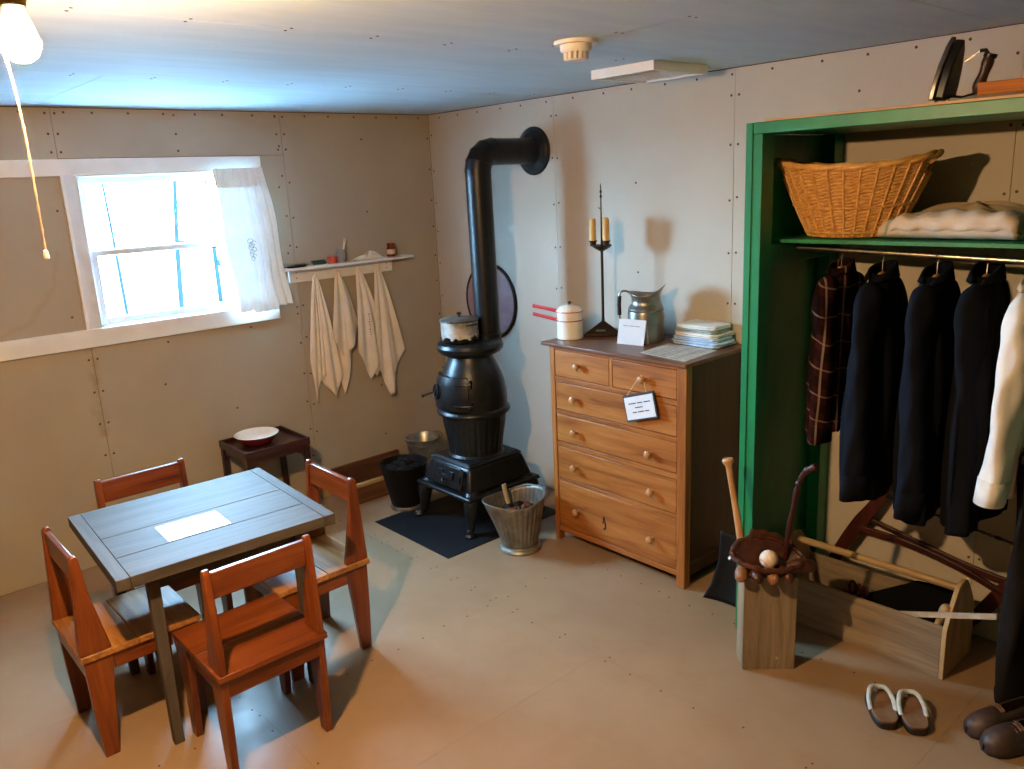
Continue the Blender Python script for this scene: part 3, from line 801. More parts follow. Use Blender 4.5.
# ash door on the front (towards -y)
fd = math.atan2(.044, .149)
Mf = Matrix.Translation((GX, GY - .2475, .250)) @ Matrix.Rotation(-fd, 4, 'X')
ad = MB().box(-.130, .130, -.014, .010, 0, .125, Mf).build('ash_door', M_iron, t, bevel=.006)
b = MB()
b.prism([(-.075, .045), (.075, .045), (.075, .095), (.03, .095), (.02, .07), (-.02, .07), (-.03, .095), (-.075, .095)], -.024, -.014, 'y', Mf)
b.tube([(0, -.03, .05), (0, -.04, .03), (.02, -.04, .025)], .007, 8, M=Mf); b.build('draft_slide', M_iron, ad, bevel=.003)
for zz in (.025, .10): MB().tube([(.142, -.012, zz - .018), (.142, -.012, zz + .018)], .009, 10, M=Mf).build('hinge', M_iron, ad)
MB().tube([(.150, -.014, .0), (.165, -.018, .04), (.150, -.014, .12)], .008, 8, M=Mf).build('hinge_strap', M_iron, ad)
# fire pot: ribbed lower barrel, belly ring, smooth dome, neck, top ring
b = MB(); b.lathe([(.0001, .395), (.165, .395), (.172, .405), (.160, .418), (.168, .50), (.184, .59), (.196, .660), (.0001, .660)], (GX, GY, 0), 96,
                  rf=lambda a, z: 1 + (.016 * (1 if math.sin(a * 32) > 0 else -1) if .42 < z < .65 else 0))
b.build('fire_pot', M_iron, t, ang=30)
MB().lathe([(.0001, .655), (.202, .655), (.218, .664), (.222, .676), (.216, .690), (.203, .700), (.0001, .700)], (GX, GY, 0), 56).build('belly_ring', M_iron, t)
MB().lathe([(.0001, .695), (.203, .695), (.206, .725), (.203, .79), (.191, .86), (.171, .92), (.149, .965), (.134, .995), (.131, 1.008), (.140, 1.018), (.0001, 1.018)], (GX, GY, 0), 56).build('dome', M_iron, t)
MB().lathe([(.0001, 1.010), (.150, 1.012), (.178, 1.024), (.195, 1.044), (.199, 1.064), (.191, 1.082), (.172, 1.092), (.0001, 1.094)], (GX, GY, 0), 56).build('top_ring', M_iron, t)
# feed door on the dome, facing -y slightly to the left
def on_dome(a, z, off=0):
    r = interp([(.695, .203), (.725, .206), (.79, .203), (.86, .191), (.92, .171), (.965, .149)], z) + off
    return Vector((GX + r * math.cos(a), GY + r * math.sin(a), z))
A0 = math.radians(-92)
def dgrid(o): return lambda u, v: on_dome(A0 + (u - .5) * 1.62, lerp(.712, .905, v), o)
b = MB(); b.grid(dgrid(.022), 16, 10)
rim = []
for u in range(17): rim.append((u / 16, 0))
for v in range(1, 11): rim.append((1, v / 10))
for u in range(15, -1, -1): rim.append((u / 16, 1))
for v in range(9, 0, -1): rim.append((0, v / 10))
n = len(rim)
b.add([dgrid(.022)(*q) for q in rim] + [dgrid(-.02)(*q) for q in rim], [(i, (i + 1) % n, (i + 1) % n + n, i + n) for i in range(n)])
dr = b.build('feed_door', M_iron, t, ang=40)
b = MB()                                   # round air wheel with spokes
c = on_dome(A0 - .30, .810, .024); nrm = Vector((math.cos(A0 - .30), math.sin(A0 - .30), .12)).normalized()
q = nrm.to_track_quat('Z', 'Y').to_matrix().to_4x4(); MW = Matrix.Translation(c) @ q
b.lathe([(.040, 0), (.046, .004), (.046, .010), (.040, .012), (.036, .008), (.036, 0)], (0, 0, 0), 28, MW, caps=False)
b.lathe([(.0001, .014), (.012, .012), (.012, 0)], (0, 0, 0), 16, MW)
for k in range(5):
    b.box(.008, .040, -.006, .006, .001, .008, MW @ Matrix.Rotation(k * 2 * PI / 5, 4, 'Z'))
b.build('air_wheel', M_iron, dr)
for zz in (.745, .870):
    b = MB(); b.tube([on_dome(A0 + .86, zz - .022, .014), on_dome(A0 + .86, zz + .022, .014)], .012, 10)
    b.tube([on_dome(A0 + .45, zz, .026), on_dome(A0 + .66, zz, .026), on_dome(A0 + .88, zz, .020)], .007, 8)
    b.build('hinge', M_iron, dr)
h0 = on_dome(A0 - .72, .785, .02)
b = MB(); b.tube([h0, h0 + Vector((-.028, -.024, -.008)), h0 + Vector((-.058, -.050, -.024))], [.006, .006, .006], 8)
b.sphere(h0 + Vector((-.060, -.052, -.025)), .010, 10, 8); b.build('door_handle', M_iron, dr)
# pipe
PX, PY = 1.042, -.447
b = MB(); b.lathe([(.078, 1.088), (.080, 1.090), (.080, 1.115), (.0755, 1.12)], (PX, PY + .010, 0), 40); b.tube([(PX, PY + .010, 1.10), (PX, PY, 2.060)], .0755, 40); b.build('vertical_pipe', M_pipe, t)
b = MB()                                     # gored elbow
R = .105; segs = [0, .22, .22, .60, .60, .97, .97, 1.35, 1.35, PI / 2]
pp = [Vector((PX, PY, 2.05))] + [Vector((PX, PY + R * (1 - math.cos(a)), 2.055 + R * math.sin(a))) for a in (0, .39, .785, 1.18, PI / 2)] + [Vector((PX, PY + R + .01, 2.055 + R))]
b.tube(pp, [.0765] * len(pp), 36, caps=False); b.build('elbow', M_pipe, t, ang=12)
b = MB()
for a in (0, .39, .785, 1.18, PI / 2):
    cc = Vector((PX, PY + R * (1 - math.cos(a)), 2.055 + R * math.sin(a))); d = Vector((0, math.sin(a), math.cos(a)))
    b.tube([cc - d * .002, cc + d * .002], .0785, 36)
b.build('elbow_seam', M_pipe, t)
MB().tube([(PX, PY + R, 2.160), (PX, -.002, 2.160)], .0755, 36).build('flue_pipe', M_pipe, t)
Mw = Matrix.Translation((PX, 0, 2.160)) @ Matrix.Rotation(PI / 2, 4, 'X')
MB().lathe([(.142, 0), (.142, .005), (.132, .010), (.122, .008), (.115, .014), (.090, .018), (.080, .024), (.076, .034), (.0001, .034)], (0, 0, 0), 48, Mw).build('wall_collar', M_pipe, t)
# round tin cover on the wall behind the pipe
t = thing('flue_cover', 'round faded-pink tin cover with dark rim behind the stovepipe', 'flue cover', (.572, -.001, .96), world=True)
Mw = Matrix.Translation((.572, 0, 1.215)) @ Matrix.Rotation(PI / 2, 4, 'X')
MB().lathe([(.240, 0), (.240, .010), (.225, .014), (.20, .010), (.0001, .012)], (0, 0, 0), 56, Mw).build('disc', M_pink, t)
MB().lathe([(.238, 0), (.256, 0), (.258, .012), (.248, .018), (.238, .014)], (0, 0, 0), 56, Mw, caps=False).build('rim', M_bronze, t)
# stock pot on the stove
t = thing('stock_pot', 'scorched white enamel pot with lid on the stove top', 'pot', (1.030, -.640, 1.0945))
MB().lathe([(.0001, 0), (.098, 0), (.106, .006), (.109, .03), (.109, .120), (.113, .126), (.0001, .126)], (0, 0, 0), 44).build('pot_body', M_speck, t)
ld = MB().lathe([(.114, .124), (.116, .130), (.108, .136), (.06, .144), (.0001, .147)], (0, 0, 0), 44).build('lid', M_tin2, t)
MB().lathe([(.006, .144), (.006, .156), (.014, .162), (.013, .172), (.0001, .175)], (0, 0, 0), 20).build('knob', M_iron, ld)
MB().tube([(.113 * math.cos(a), .113 * math.sin(a), .128) for a in [k * .2618 for k in range(25)]], .004, 8).build('rim_band', M_iron, t)
for s in (-1, 1):
    MB().tube(bez([(s * .106, -.03, .108), (s * .135, -.025, .112), (s * .135, .025, .112), (s * .106, .03, .108)], 6), .005, 8).build('ear_handle', M_iron, t)

# ================================================================== PAILS
t = thing('galvanised_pail', 'shiny galvanised pail in the corner behind the stove', 'pail', (.170, -.365, 0))
MB().lathe([(.0001, .0), (.088, 0), (.090, .012), (.118, .250), (.124, .252), (.126, .262), (.121, .266), (.115, .258), (.086, .014), (.0001, .012)], (0, 0, 0), 44).build('pail_body', M_tin, t)
b = MB()
for z in (.19, .225): b.tube([(math.cos(a) * (.090 + .028 * z / .25 + .001), math.sin(a) * (.090 + .028 * z / .25 + .001), z) for a in [k * PI / 20 for k in range(41)]], .003, 6)
b.build('hoop', M_tin, t)
b = MB(); b.tube(bez([(.118, .03, .235), (.05, .135, .26), (-.05, .135, .26), (-.118, .03, .235)], 8), .003, 6); b.build('bail_handle', M_tin2, t)

def fluted(r0, r1, h, n, depth, lip):
    def rf(a, z): return 1 + depth * math.sin(a * n) * min(1, max(0, z / h) * 3)
    return rf
t = thing('coal_bucket', 'soot-black bucket of coal on a pale foot ring', 'bucket', (.600, -.822, 0), .4)
MB().lathe([(.0001, .022), (.092, .022), (.098, .04), (.148, .285), (.152, .290), (.152, .298), (.146, .298), (.140, .280), (.092, .045), (.0001, .040)], (0, 0, 0), 48, rf=lambda a, z: 1 + .012 * math.cos(a * 8)).build('bucket_body', M_blackpail, t)
MB().lathe([(.080, 0), (.104, 0), (.106, .010), (.100, .024), (.080, .024)], (0, 0, 0), 40).build('foot_ring', M_tin2, t)
b = MB(); b.tube(bez([(.150, 0, .285), (.09, -.135, .315), (-.09, -.135, .315), (-.150, 0, .285)], 8), .0035, 6); b.build('bail_handle', M_blackpail, t)
rnd = random.Random(3)
def lump(c, r, m, parent, nm='coal_lump'):
    b = MB(); b.sphere((0, 0, 0), r, 9, 6, (1, .85, .75))
    b.v = [Vector((v.x * rnd.uniform(.8, 1.2), v.y * rnd.uniform(.8, 1.2), v.z * rnd.uniform(.8, 1.2))) + Vector(c) for v in b.v]
    return b.build(nm, m, parent, smooth=False)
for k in range(16):
    a = k * 2.4; rr = .10 * math.sqrt((k + .5) / 16)
    lump((rr * math.cos(a), rr * math.sin(a), .248 + rnd.uniform(-.01, .03)), .040, M_coal, t)
MB().lathe([(.0001, .215), (.126, .215), (.0001, .245)], (0, 0, 0), 20).build('coal_bed', M_coal, t)

t = thing('coal_scuttle', 'fluted galvanised coal scuttle with sticks, in front of the dresser', 'scuttle', (1.585, -.738, 0), math.radians(-112))
def scu(u, v, off=0.):
    a = u * 2 * PI
    r = lerp(.098, .150, v) + off
    spout = max(0, math.cos(a)) ** 2
    z = .030 + v * (.255 - .012 * spout) + .040 * v * max(0, -math.cos(a)) + v ** 3 * .030 * max(0, math.cos(a)) ** 3
    ry = 1.0
    x = r * math.cos(a) * (1 + .34 * spout * v ** 1.5); y = r * math.sin(a) * 1.02
    fl = 1 + .022 * math.sin(a * 30) * min(1, v * 4) * min(1, (1 - v) * 6)
    return (x * fl, y * fl, z)
MB().grid(scu, 150, 14, True).build('scuttle_body', M_tin2, t, solid=.003, ang=60)
MB().tube([scu(k / 60, 1) for k in range(61)], .0045, 8).build('rolled_rim', M_tin2, t)
MB().lathe([(.0001, .028), (.098, .028), (.0001, .034)], (0, 0, 0), 36).build('bottom', M_tin2, t)
MB().lathe([(.085, 0), (.118, 0), (.121, .008), (.116, .018), (.104, .024), (.100, .034), (.085, .034)], (0, 0, 0), 44).build('foot_ring', M_tin, t)
b = MB(); b.tube(bez([(0, .153, .29), (-.10, .12, .315), (-.165, 0, .320), (-.10, -.12, .315), (0, -.153, .29)], 6), .003, 6); b.build('bail_handle', M_tin2, t)
for k in range(12):
    a = k * 2.4; rr = .075 * math.sqrt((k + .5) / 12)
    lump((rr * math.cos(a), rr * math.sin(a), .215 + rnd.uniform(-.01, .02)), .034, M_coal if k % 4 else W_crate['x'], t, 'coal_lump' if k % 4 else 'wood_chunk')
MB().lathe([(.0001, .175), (.118, .175), (.0001, .205)], (0, 0, 0), 20).build('coal_bed', M_coal, t)
o = MB().tube([(-.02, -.05, .19), (-.035, -.085, .29), (-.045, -.098, .348)], [.012, .012, .013], 10, M=Matrix.Translation((1.585, -.738, 0)) @ Matrix.Rotation(math.radians(-62), 4, 'Z')).build('stick_handle', W_pine['z'], label='pale wooden handle standing up in the coal scuttle', cat='stick')
MB().tube([(.01, .03, .21), (.035, .055, .275)], [.017, .019], 10, M=Matrix.Translation((1.585, -.738, 0)) @ Matrix.Rotation(math.radians(-50), 4, 'Z')).build('kindling_stick', W_crate['z'], label='short reddish kindling stick in the scuttle', cat='stick')

# low wooden kindling box along the left wall, and a pale block beside it
t = thing('kindling_box', 'low brown board box on the floor along the left wall', 'box', (.20, -.77, 0), world=True)
MB().box(.325, .350, -1.035, -.500, 0, .115).build('front_board', W_crate['y'], t, bevel=.002)
MB().box(.320, .355, -1.04, -.495, .115, .135).build('front_cap', W_pine['y'], t, bevel=.002)
MB().box(.030, .055, -1.035, -.500, 0, .175).build('back_board', W_crate['y'], t, bevel=.002)
for y in (-1.035, -.525): MB().box(.055, .325, y, y + .025, 0, .115).build('end_board', W_crate['x'], t, bevel=.002)
MB().box(.055, .325, -1.01, -.525, 0, .012).build('bottom_board', W_crate['y'], t)
MB().box(.012, .070, -1.135, -1.062, 0, .105).build('pale_block', W_pine['z'], bevel=.003, label='small pale wood block at the wall behind the chair', cat='block')

# ================================================================== CHEST OF DRAWERS
DF = -.520
t = thing('chest_of_drawers', 'golden oak chest of six drawers with round knobs', 'chest of drawers', (2.1, -.27, 0), world=True)
MB().box(1.610, 2.562, -.545, -.004, 1.125, 1.144).build('top_board', W_top, t, bevel=.004)
x0, x1 = 1.650, 2.548
for (a, b_) in ((x0, x0 + .035), (x1 - .055, x1)):
    MB().hexa([(a, DF, .0), (b_ - .006, DF, .0), (b_ - .006, DF + .045, .0), (a, DF + .045, .0), (a, DF, 1.125), (b_, DF, 1.125), (b_, DF + .045, 1.125), (a, DF + .045, 1.125)]).build('front_stile', W_dr['z'], t, bevel=.003)
for (a, b_) in ((x0, x0 + .045), (x1 - .045, x1)):
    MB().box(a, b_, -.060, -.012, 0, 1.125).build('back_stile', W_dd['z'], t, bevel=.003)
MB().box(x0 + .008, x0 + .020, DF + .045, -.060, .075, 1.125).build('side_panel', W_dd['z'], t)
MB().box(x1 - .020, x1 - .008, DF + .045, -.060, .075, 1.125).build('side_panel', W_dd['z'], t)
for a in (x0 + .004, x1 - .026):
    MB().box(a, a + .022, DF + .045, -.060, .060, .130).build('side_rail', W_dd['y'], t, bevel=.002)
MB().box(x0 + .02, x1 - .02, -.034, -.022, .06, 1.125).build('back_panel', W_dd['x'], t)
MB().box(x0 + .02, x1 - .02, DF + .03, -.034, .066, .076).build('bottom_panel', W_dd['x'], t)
L, Rr = x0 + .035, x1 - .055
zs = [(.958, 1.106), (.775, .932), (.592, .750), (.382, .564), (.088, .362)]
rails = [(1.106, 1.125)] + [(zs[i + 1][1], zs[i][0]) for i in range(4)] + [(.058, .088)]
for (a, b_) in rails: MB().box(L, Rr, DF + .002, DF + .040, a, b_).build('rail', W_dr['x'], t, bevel=.002)
MB().box(2.073, 2.093, DF + .002, DF + .04, .958, 1.106).build('divider', W_dr['z'], t, bevel=.002)
def drawer(a, b_, z0, z1, knobs):
    d = MB().box(a + .003, b_ - .003, DF + .003, DF + .025, z0 + .003, z1 - .003).build('drawer', W_dr['x'], t, bevel=.003)
    for (kx, kz) in knobs:
        Mk = Matrix.Translation((kx, DF + .003, kz)) @ Matrix.Rotation(PI / 2, 4, 'X')
        MB().lathe([(.010, 0), (.009, .012), (.015, .018), (.019, .026), (.017, .036), (.009, .041), (.0001, .042)], (0, 0, 0), 24, Mk).build('knob', W_knob, d)
    return d
drawer(L, 2.073, *zs[0], [(1.868, 1.035)]); drawer(2.093, Rr, *zs[0], [(2.297, 1.033)])
drawer(L, Rr, *zs[1], [(1.832, .852)]); drawer(L, Rr, *zs[2], [(1.832, .668), (2.335, .662)]); drawer(L, Rr, *zs[3], [(1.825, .468), (2.346, .466)])
d5 = drawer(L, Rr, *zs[4], [(1.830, .213), (2.344, .212)])
b = MB(); b.lathe([(.007, 0), (.005, .0015), (.0001, .0015)], (0, 0, 0), 16, Matrix.Translation((2.02, DF + .003, .165)) @ Matrix.Rotation(PI / 2, 4, 'X'))
b.tube([(2.012, DF + .001, .195), (2.018, DF + .001, .235), (2.028, DF + .001, .205), (2.03, DF + .001, .170)], .003, 6); b.build('keyhole_scar', M_ink, d5)
# tag hanging on string from the upper right knob
t = thing('drawer_tag', 'small framed notice hung by string from a drawer knob', 'notice', (2.292, DF - .02, .81), world=True)
Mt = Matrix.Translation((2.290, DF - .018, .897)) @ Matrix.Rotation(math.radians(-17), 4, 'Y') @ Matrix.Rotation(math.radians(-5), 4, 'X')
MB().box(-.100, .100, -.004, .004, -.066, .066, Mt).build('backing', M_card_b, t, bevel=.002)
pp_ = MB().box(-.092, .092, -.0055, -.004, -.058, .054, Mt).build('paper', M_paper, t)
b = MB()
for (xa, xb, zz) in ((-.068, -.02, .018), (-.012, .022, .018), (.030, .072, .018), (-.030, .020, -.004), (-.050, -.022, -.026), (-.016, .024, -.026), (.030, .058, -.026)):
    b.box(xa, xb, -.0060, -.0055, zz, zz + .005, Mt)
b.build('lettering', M_ink, pp_)
b = MB(); k0 = Vector((2.297, DF - .020, 1.043)); kk = Mt @ Vector((-.072, -.003, .064)); k2 = Mt @ Vector((.055, -.003, .064))
b.tube([kk, k0 + Vector((-.014, 0, 0)), k0 + Vector((0, 0, .012)), k0 + Vector((.014, 0, 0)), k2], .0013, 6); b.build('string', M_cord, t)

# ------------------------------------------------------------------ things on the chest
ZT = 1.1442
t = thing('double_boiler', 'white enamel double boiler with red handles on the chest', 'pot', (1.678, -.384, ZT))
MB().lathe([(.0001, 0), (.066, 0), (.070, .004), (.070, .098), (.073, .102), (.0001, .102)], (0, 0, 0), 44).build('lower_pan', M_enamel, t)
MB().tube([(.0735 * math.cos(k * PI / 22), .0735 * math.sin(k * PI / 22), .102) for k in range(45)], .0024, 8).build('red_rim', M_red, t)
MB().lathe([(.0001, .098), (.068, .104), (.070, .148), (.073, .151), (.0001, .151)], (0, 0, 0), 44).build('upper_pan', M_enamel, t)
MB().tube([(.0735 * math.cos(k * PI / 22), .0735 * math.sin(k * PI / 22), .150) for k in range(45)], .0024, 8).build('red_rim', M_red, t)
ld = MB().lathe([(.070, .151), (.068, .160), (.052, .176), (.02, .184), (.0001, .185)], (0, 0, 0), 44).build('lid', M_enamel, t)
MB().lathe([(.005, .182), (.005, .190), (.011, .195), (.009, .202), (.0001, .204)], (0, 0, 0), 16).build('knob', M_iron, ld)
for (z, dz) in ((.088, .030), (.138, .026)):
    MB().tube(bez([(-.068, -.01, z), (-.10, -.016, z + .010), (-.245, -.040, z + dz)], 8), [.010] * 16 + [.011], 10, flat=.55).build('handle', M_red, t)
t = thing('candle_stand', 'tall dark iron candle stand with three amber candles', 'candlestick', (1.762, -.208, ZT))
b = MB(); a3 = [math.radians(k) for k in (250, 10, 130)]
tri = [(.125 * math.cos(a), .125 * math.sin(a)) for a in a3]
b.prism(tri, 0, .016); b.add([(x * .96, y * .96, .016) for x, y in tri] + [(0, 0, .085)], [(0, 1, 3), (1, 2, 3), (2, 0, 3)]); b.build('tripod_base', M_bronze, t, bevel=.004)
MB().box(-.026, .026, -.0012, .0012, -.006, .006, Matrix.Translation((.028, -.052, .034)) @ Matrix.Rotation(math.radians(40), 4, 'Z') @ Matrix.Rotation(math.radians(-40), 4, 'X')).build('maker_plate', M_pewter, t)
MB().lathe([(.010, .07), (.008, .10), (.0075, .45), (.010, .465), (.0001, .47)], (0, 0, 0), 16).build('stem', M_bronze, t)
MB().lathe([(.0001, .455), (.012, .458), (.040, .474), (.054, .486), (.052, .492), (.014, .488), (.0001, .488)], (0, 0, 0), 28).build('drip_dish', M_bronze, t)
for k, a in enumerate((224, 344, 104)):
    a = math.radians(a); px, py = .046 * math.cos(a), .046 * math.sin(a)
    MB().lathe([(.0001, .484), (.016, .486), (.017, .506), (.022, .512), (.022, .516), (.0001, .516)], (px, py, 0), 18).build('candle_cup', M_bronze, t)
    MB().lathe([(.0165, .514), (.017, .56), (.0165, .628), (.012, .632), (.0001, .630)], (px, py, 0), 20).build('candle', M_candle, t)
b = MB(); b.lathe([(.007, .488), (.005, .52), (.0035, .70), (.003, .80), (.0001, .815)], (0, 0, 0), 12)
for z in (.745, .77): b.lathe([(.003, z - .010), (.007, z), (.003, z + .010)], (0, 0, 0), 12)
b.tube([(0, 0, .685), (-.014, 0, .683), (-.016, 0, .690)], .0022, 6); b.build('finial_rod', M_bronze, t)
t = thing('pewter_pitcher', 'dull pewter water pitcher with dark strap handle', 'pitcher', (2.058, -.205, ZT), math.radians(28))
MB().lathe([(.0001, 0), (.088, 0), (.093, .004), (.094, .012), (.094, .150), (.091, .160), (.093, .166)], (0, 0, 0), 56, caps=False).build('body', M_pewter, t)
def lip(u, v):
    a = u * 2 * PI
    sp = max(0, math.cos(a)) ** 3
    r = interp([(0, .093), (.12, .088), (.35, .075), (.55, .071), (.8, .076), (1, .084)], v)
    rr = r * (1 + (.22 * v ** 3) * sp)
    z = .166 + v * (.078 + .052 * sp + .016 * max(0, -math.cos(a)) ** 2)
    return (rr * math.cos(a), rr * math.sin(a), z)
MB().grid(lip, 56, 14, True).build('neck', M_pewter, t, solid=.002, ang=70)
b = MB(); b.tube(bez([(-.074, 0, .244), (-.105, 0, .262), (-.135, 0, .250), (-.140, 0, .200), (-.140, 0, .125), (-.120, 0, .108), (-.092, 0, .104)], 5), .0055, 8, flat=1.6, up=(1, 0, 0)); b.build('handle', M_pewter, t)
MB().tube([(-.139, 0, .235), (-.141, 0, .19), (-.140, 0, .135)], .011, 10).build('grip', M_bronze, t)
t = thing('display_card', 'white folded card leaning on the pewter pitcher', 'card', (2.064, -.340, ZT), math.radians(9))
Mc = Matrix.Rotation(math.radians(-13), 4, 'X')
cd = MB().box(-.079, .079, -.0015, .0015, 0, .130, Mc).build('sheet', M_paper, t)
b = MB()
for (a, b_) in ((-.052, -.022), (-.018, .010), (.014, .046)): b.box(a, b_, -.0021, -.0015, .094, .098, Mc)
b.build('lettering', M_print, cd)
b = MB(); b.box(-.079, .079, -.001, .001, 0, .128, Matrix.Translation((0, .052, .0)) @ Matrix.Rotation(math.radians(9), 4, 'X')); b.build('back_fold', M_paper, t)
t = thing('printed_sheet', 'flat grey printed sheet at the front corner of the chest', 'paper', (2.36, -.35, ZT), world=True)
o = MB().add([(2.228, -.462, ZT), (2.524, -.500, ZT), (2.500, -.205, ZT), (2.200, -.200, ZT), (2.228, -.462, ZT + .0012), (2.524, -.500, ZT + .0012), (2.500, -.205, ZT + .0012), (2.200, -.200, ZT + .0012)],
             [(0, 3, 2, 1), (4, 5, 6, 7), (0, 1, 5, 4), (1, 2, 6, 5), (2, 3, 7, 6), (3, 0, 4, 7)]).build('sheet', plain('newsprint', '#b8b0a4', '#d2cac0', rough=.85, scale=26), t)
b = MB()
for k in range(9):
    for m_ in range(3):
        xa = 2.252 + m_ * .085; yy = -.455 + k * .026 - m_ * .010
        b.box(xa, xa + .066 - .012 * ((k * 3 + m_) % 3), yy, yy + .010, ZT + .0012, ZT + .0018)
b.build('lettering', M_print, o)

def folded(name, label, m, x0, x1, y0, y1, z0, h, rz=0., cat='cloth', seed=0, group=None, fold=True):
    rr = random.Random(seed)
    t = thing(name, label, cat, ((x0 + x1) / 2, (y0 + y1) / 2, z0), rz, group=group)
    hx, hy = (x1 - x0) / 2, (y1 - y0) / 2
    n = 2 if fold else 1
    for k in range(n):
        zz = k * h / n
        p1, p2, p3 = rr.uniform(0, 6), rr.uniform(0, 6), rr.uniform(0, 6)
        def f(u, v, zz=zz, k=k):
            a = u * 2 * PI
            ca, sa = math.cos(a), math.sin(a)
            e = .28
            x = hx * math.copysign(abs(ca) ** e, ca); y = hy * math.copysign(abs(sa) ** e, sa)
            w = 1 + .026 * math.sin(3 * a + p1 + 2 * v) + .018 * math.sin(7 * a + p2 - 3 * v)
            ph = v * PI
            prof = interp([(0, .0), (.08, .90), (.2, .98), (.5, 1.0), (.8, .98), (.92, .9), (1, .0)], v)
            z = zz + (h / n) * interp([(0, 0), (.08, 0), (.2, .15), (.5, .5), (.8, .85), (.92, .98), (1, 1.0)], v)
            z += (.10 * h * math.sin(2 * a + p3) * max(0, v - .5)) if k == n - 1 else 0
            return (x * w * prof, y * w * prof, z + .0005)
        MB().grid(f, 64, 16, True).build('fold_layer', m, t, ang=60)
    return t
zc = ZT + .0005
grp = 'folded cloths stacked on the chest'
for k, (m, h, lab) in enumerate(((M_blueC, .026, 'pale blue folded cloth at the bottom of the stack'), (M_blueC, .018, 'thin blue folded cloth second from bottom of the stack'),
                                 (M_whiteC, .020, 'white folded cloth in the middle of the stack'), (M_greenC, .018, 'sage checked folded cloth under the top one'), (M_whiteC, .020, 'white folded cloth on top of the stack'))):
    folded('folded_cloth', lab, m, 2.205 + .006 * k, 2.492 - .008 * (k % 2) - .008 * k, -.198 + .004 * k, -.012, zc, h, cat='cloth', seed=k, group=grp); zc += h + .0005
# ================================================================== GREEN OPEN CLOSET
CF = -.650; CX0, CX1 = 2.918, 4.62; CT = 2.163
t = thing('open_closet', 'green painted open closet frame with shelf and hanging rod', 'closet', (3.7, -.32, 0), world=True)
MB().box(CX0, CX0 + .029, CF - .004, CF + .085, 0, CT - .001).build('corner_post', M_green, t, bevel=.002)
MB().box(CX0 + .0295, CX0 + .070, CF, CF + .085, 0, CT - .043).build('front_post', M_green, t, bevel=.002)
MB().box(CX0 + .002, CX0 + .012, CF + .085, -.002, 0, CT - .043).build('side_panel', M_green, t)
MB().box(CX0 + .012, CX0 + .070, -.085, -.002, 0, CT - .043).build('back_post', M_green, t, bevel=.002)
MB().box(CX1, CX1 + .073, CF, CF + .085, 0, CT - .043).build('front_post', M_green, t, bevel=.002)
MB().box(CX1 + .05, CX1 + .066, CF + .085, -.002, 0, CT - .043).build('side_panel', M_green, t)
MB().box(CX0 + .0295, CX1 + .073, CF - .002, CF + .040, CT - .0425, CT).build('header', M_green, t, bevel=.002)
MB().box(CX0 + .004, CX1 + .066, CF + .045, -.004, CT - .042, CT - .001).build('ceiling_board', M_green, t)
MB().box(CX0 + .078, CX1 + .073, CF - .006, -.004, CT + .0005, CT + .0095).build('top_sheet', M_ply, t, bevel=.001)
MB().box(CX0 + .012, CX0 + .066, CF + .085, -.086, 1.612, 1.698).build('cleat', M_green, t, bevel=.002)
MB().box(CX0 + .013, CX1 + .05, -.500, -.004, 1.699, 1.714).build('shelf', M_green, t, bevel=.001)
RY = -.362
r0, r1 = Vector((CX0 + .066, RY, 1.669)), Vector((CX1 + .05, RY, 1.618))
def rodz(x): return lerp(r0.z, r1.z, (x - r0.x) / (r1.x - r0.x))
MB().tube([r0, r1], .0125, 18).build('hanging_rod', M_steel, t)
for xx in (3.87, 4.5):
    b = MB(); b.tube([(xx, RY, 1.699), (xx, RY, rodz(xx) + .012)], .004, 8); b.lathe([(.016, -.006), (.016, .006)], (0, 0, 0), 20, Matrix.Translation((xx, RY, rodz(xx))) @ Matrix.Rotation(PI / 2, 4, 'Y')); b.build('rod_bracket', M_steel, t)

# ------------------------------------------------------------------ wicker basket on the shelf
BKX, BKY, BKZ = 3.205, -.345, 1.7145
t = thing('laundry_basket', 'oval honey-coloured wicker laundry basket on the closet shelf', 'basket', (BKX, BKY, BKZ), math.radians(13))
def bsk(u, v, off=0.):
    a = u * 2 * PI; ca, sa = math.cos(a), math.sin(a)
    rx = lerp(.158, .292, v ** .92) + off; ry = lerp(.112, .172, v ** .92) + off
    zr = .258 + .034 * abs(ca) ** 3
    return Vector((rx * ca, ry * sa, .008 + v * zr))
NU, NV = 176, 40
vs = []; fs = []
for j in range(NV + 1):
    for i in range(NU):
        w = .0022 * (1 if (i // 4 + j) % 2 else -1)
        vs.append(bsk(i / NU, j / NV, w))
for j in range(NV):
    for i in range(NU):
        u = (i + .5) / NU; v = (j + .5) / NV
        du = min(abs(u), abs(u - 1)); du2 = abs(u - .5)
        if .78 < v < .95 and (du < .052 or du2 < .052): continue      # hand holes
        i2 = (i + 1) % NU; fs.append((j * NU + i, j * NU + i2, (j + 1) * NU + i2, (j + 1) * NU + i))
MB().add(vs, fs).build('woven_wall', M_wicker, t, solid=.004, smooth=False)
for k in range(30):
    u = (k + .5) / 30
    vt = .78 if min(u, 1 - u, abs(u - .5)) < .055 else 1.0
    MB().tube([bsk(u, vt * v / 10, .004) for v in range(0, 11)], .0042, 6).build('stake', M_wick2, t)
for vv in (.42, .06):
    MB().tube([bsk(k / 60, vv, .005) for k in range(61)], .0055, 8).build('waling_band', M_wicker, t)
b = MB()
for s in range(2):
    b.tube([bsk(k / 160, 1.0) + Vector((0, 0, .004)) + Vector((math.cos(k / 160 * 2 * PI) * .0055 * math.cos(k * .30 + s * PI), math.sin(k / 160 * 2 * PI) * .0055 * math.cos(k * .30 + s * PI), .0045 * math.sin(k * .30 + s * PI))) for k in range(161)], .0105, 8)
b.build('braided_rim', M_wick2, t)
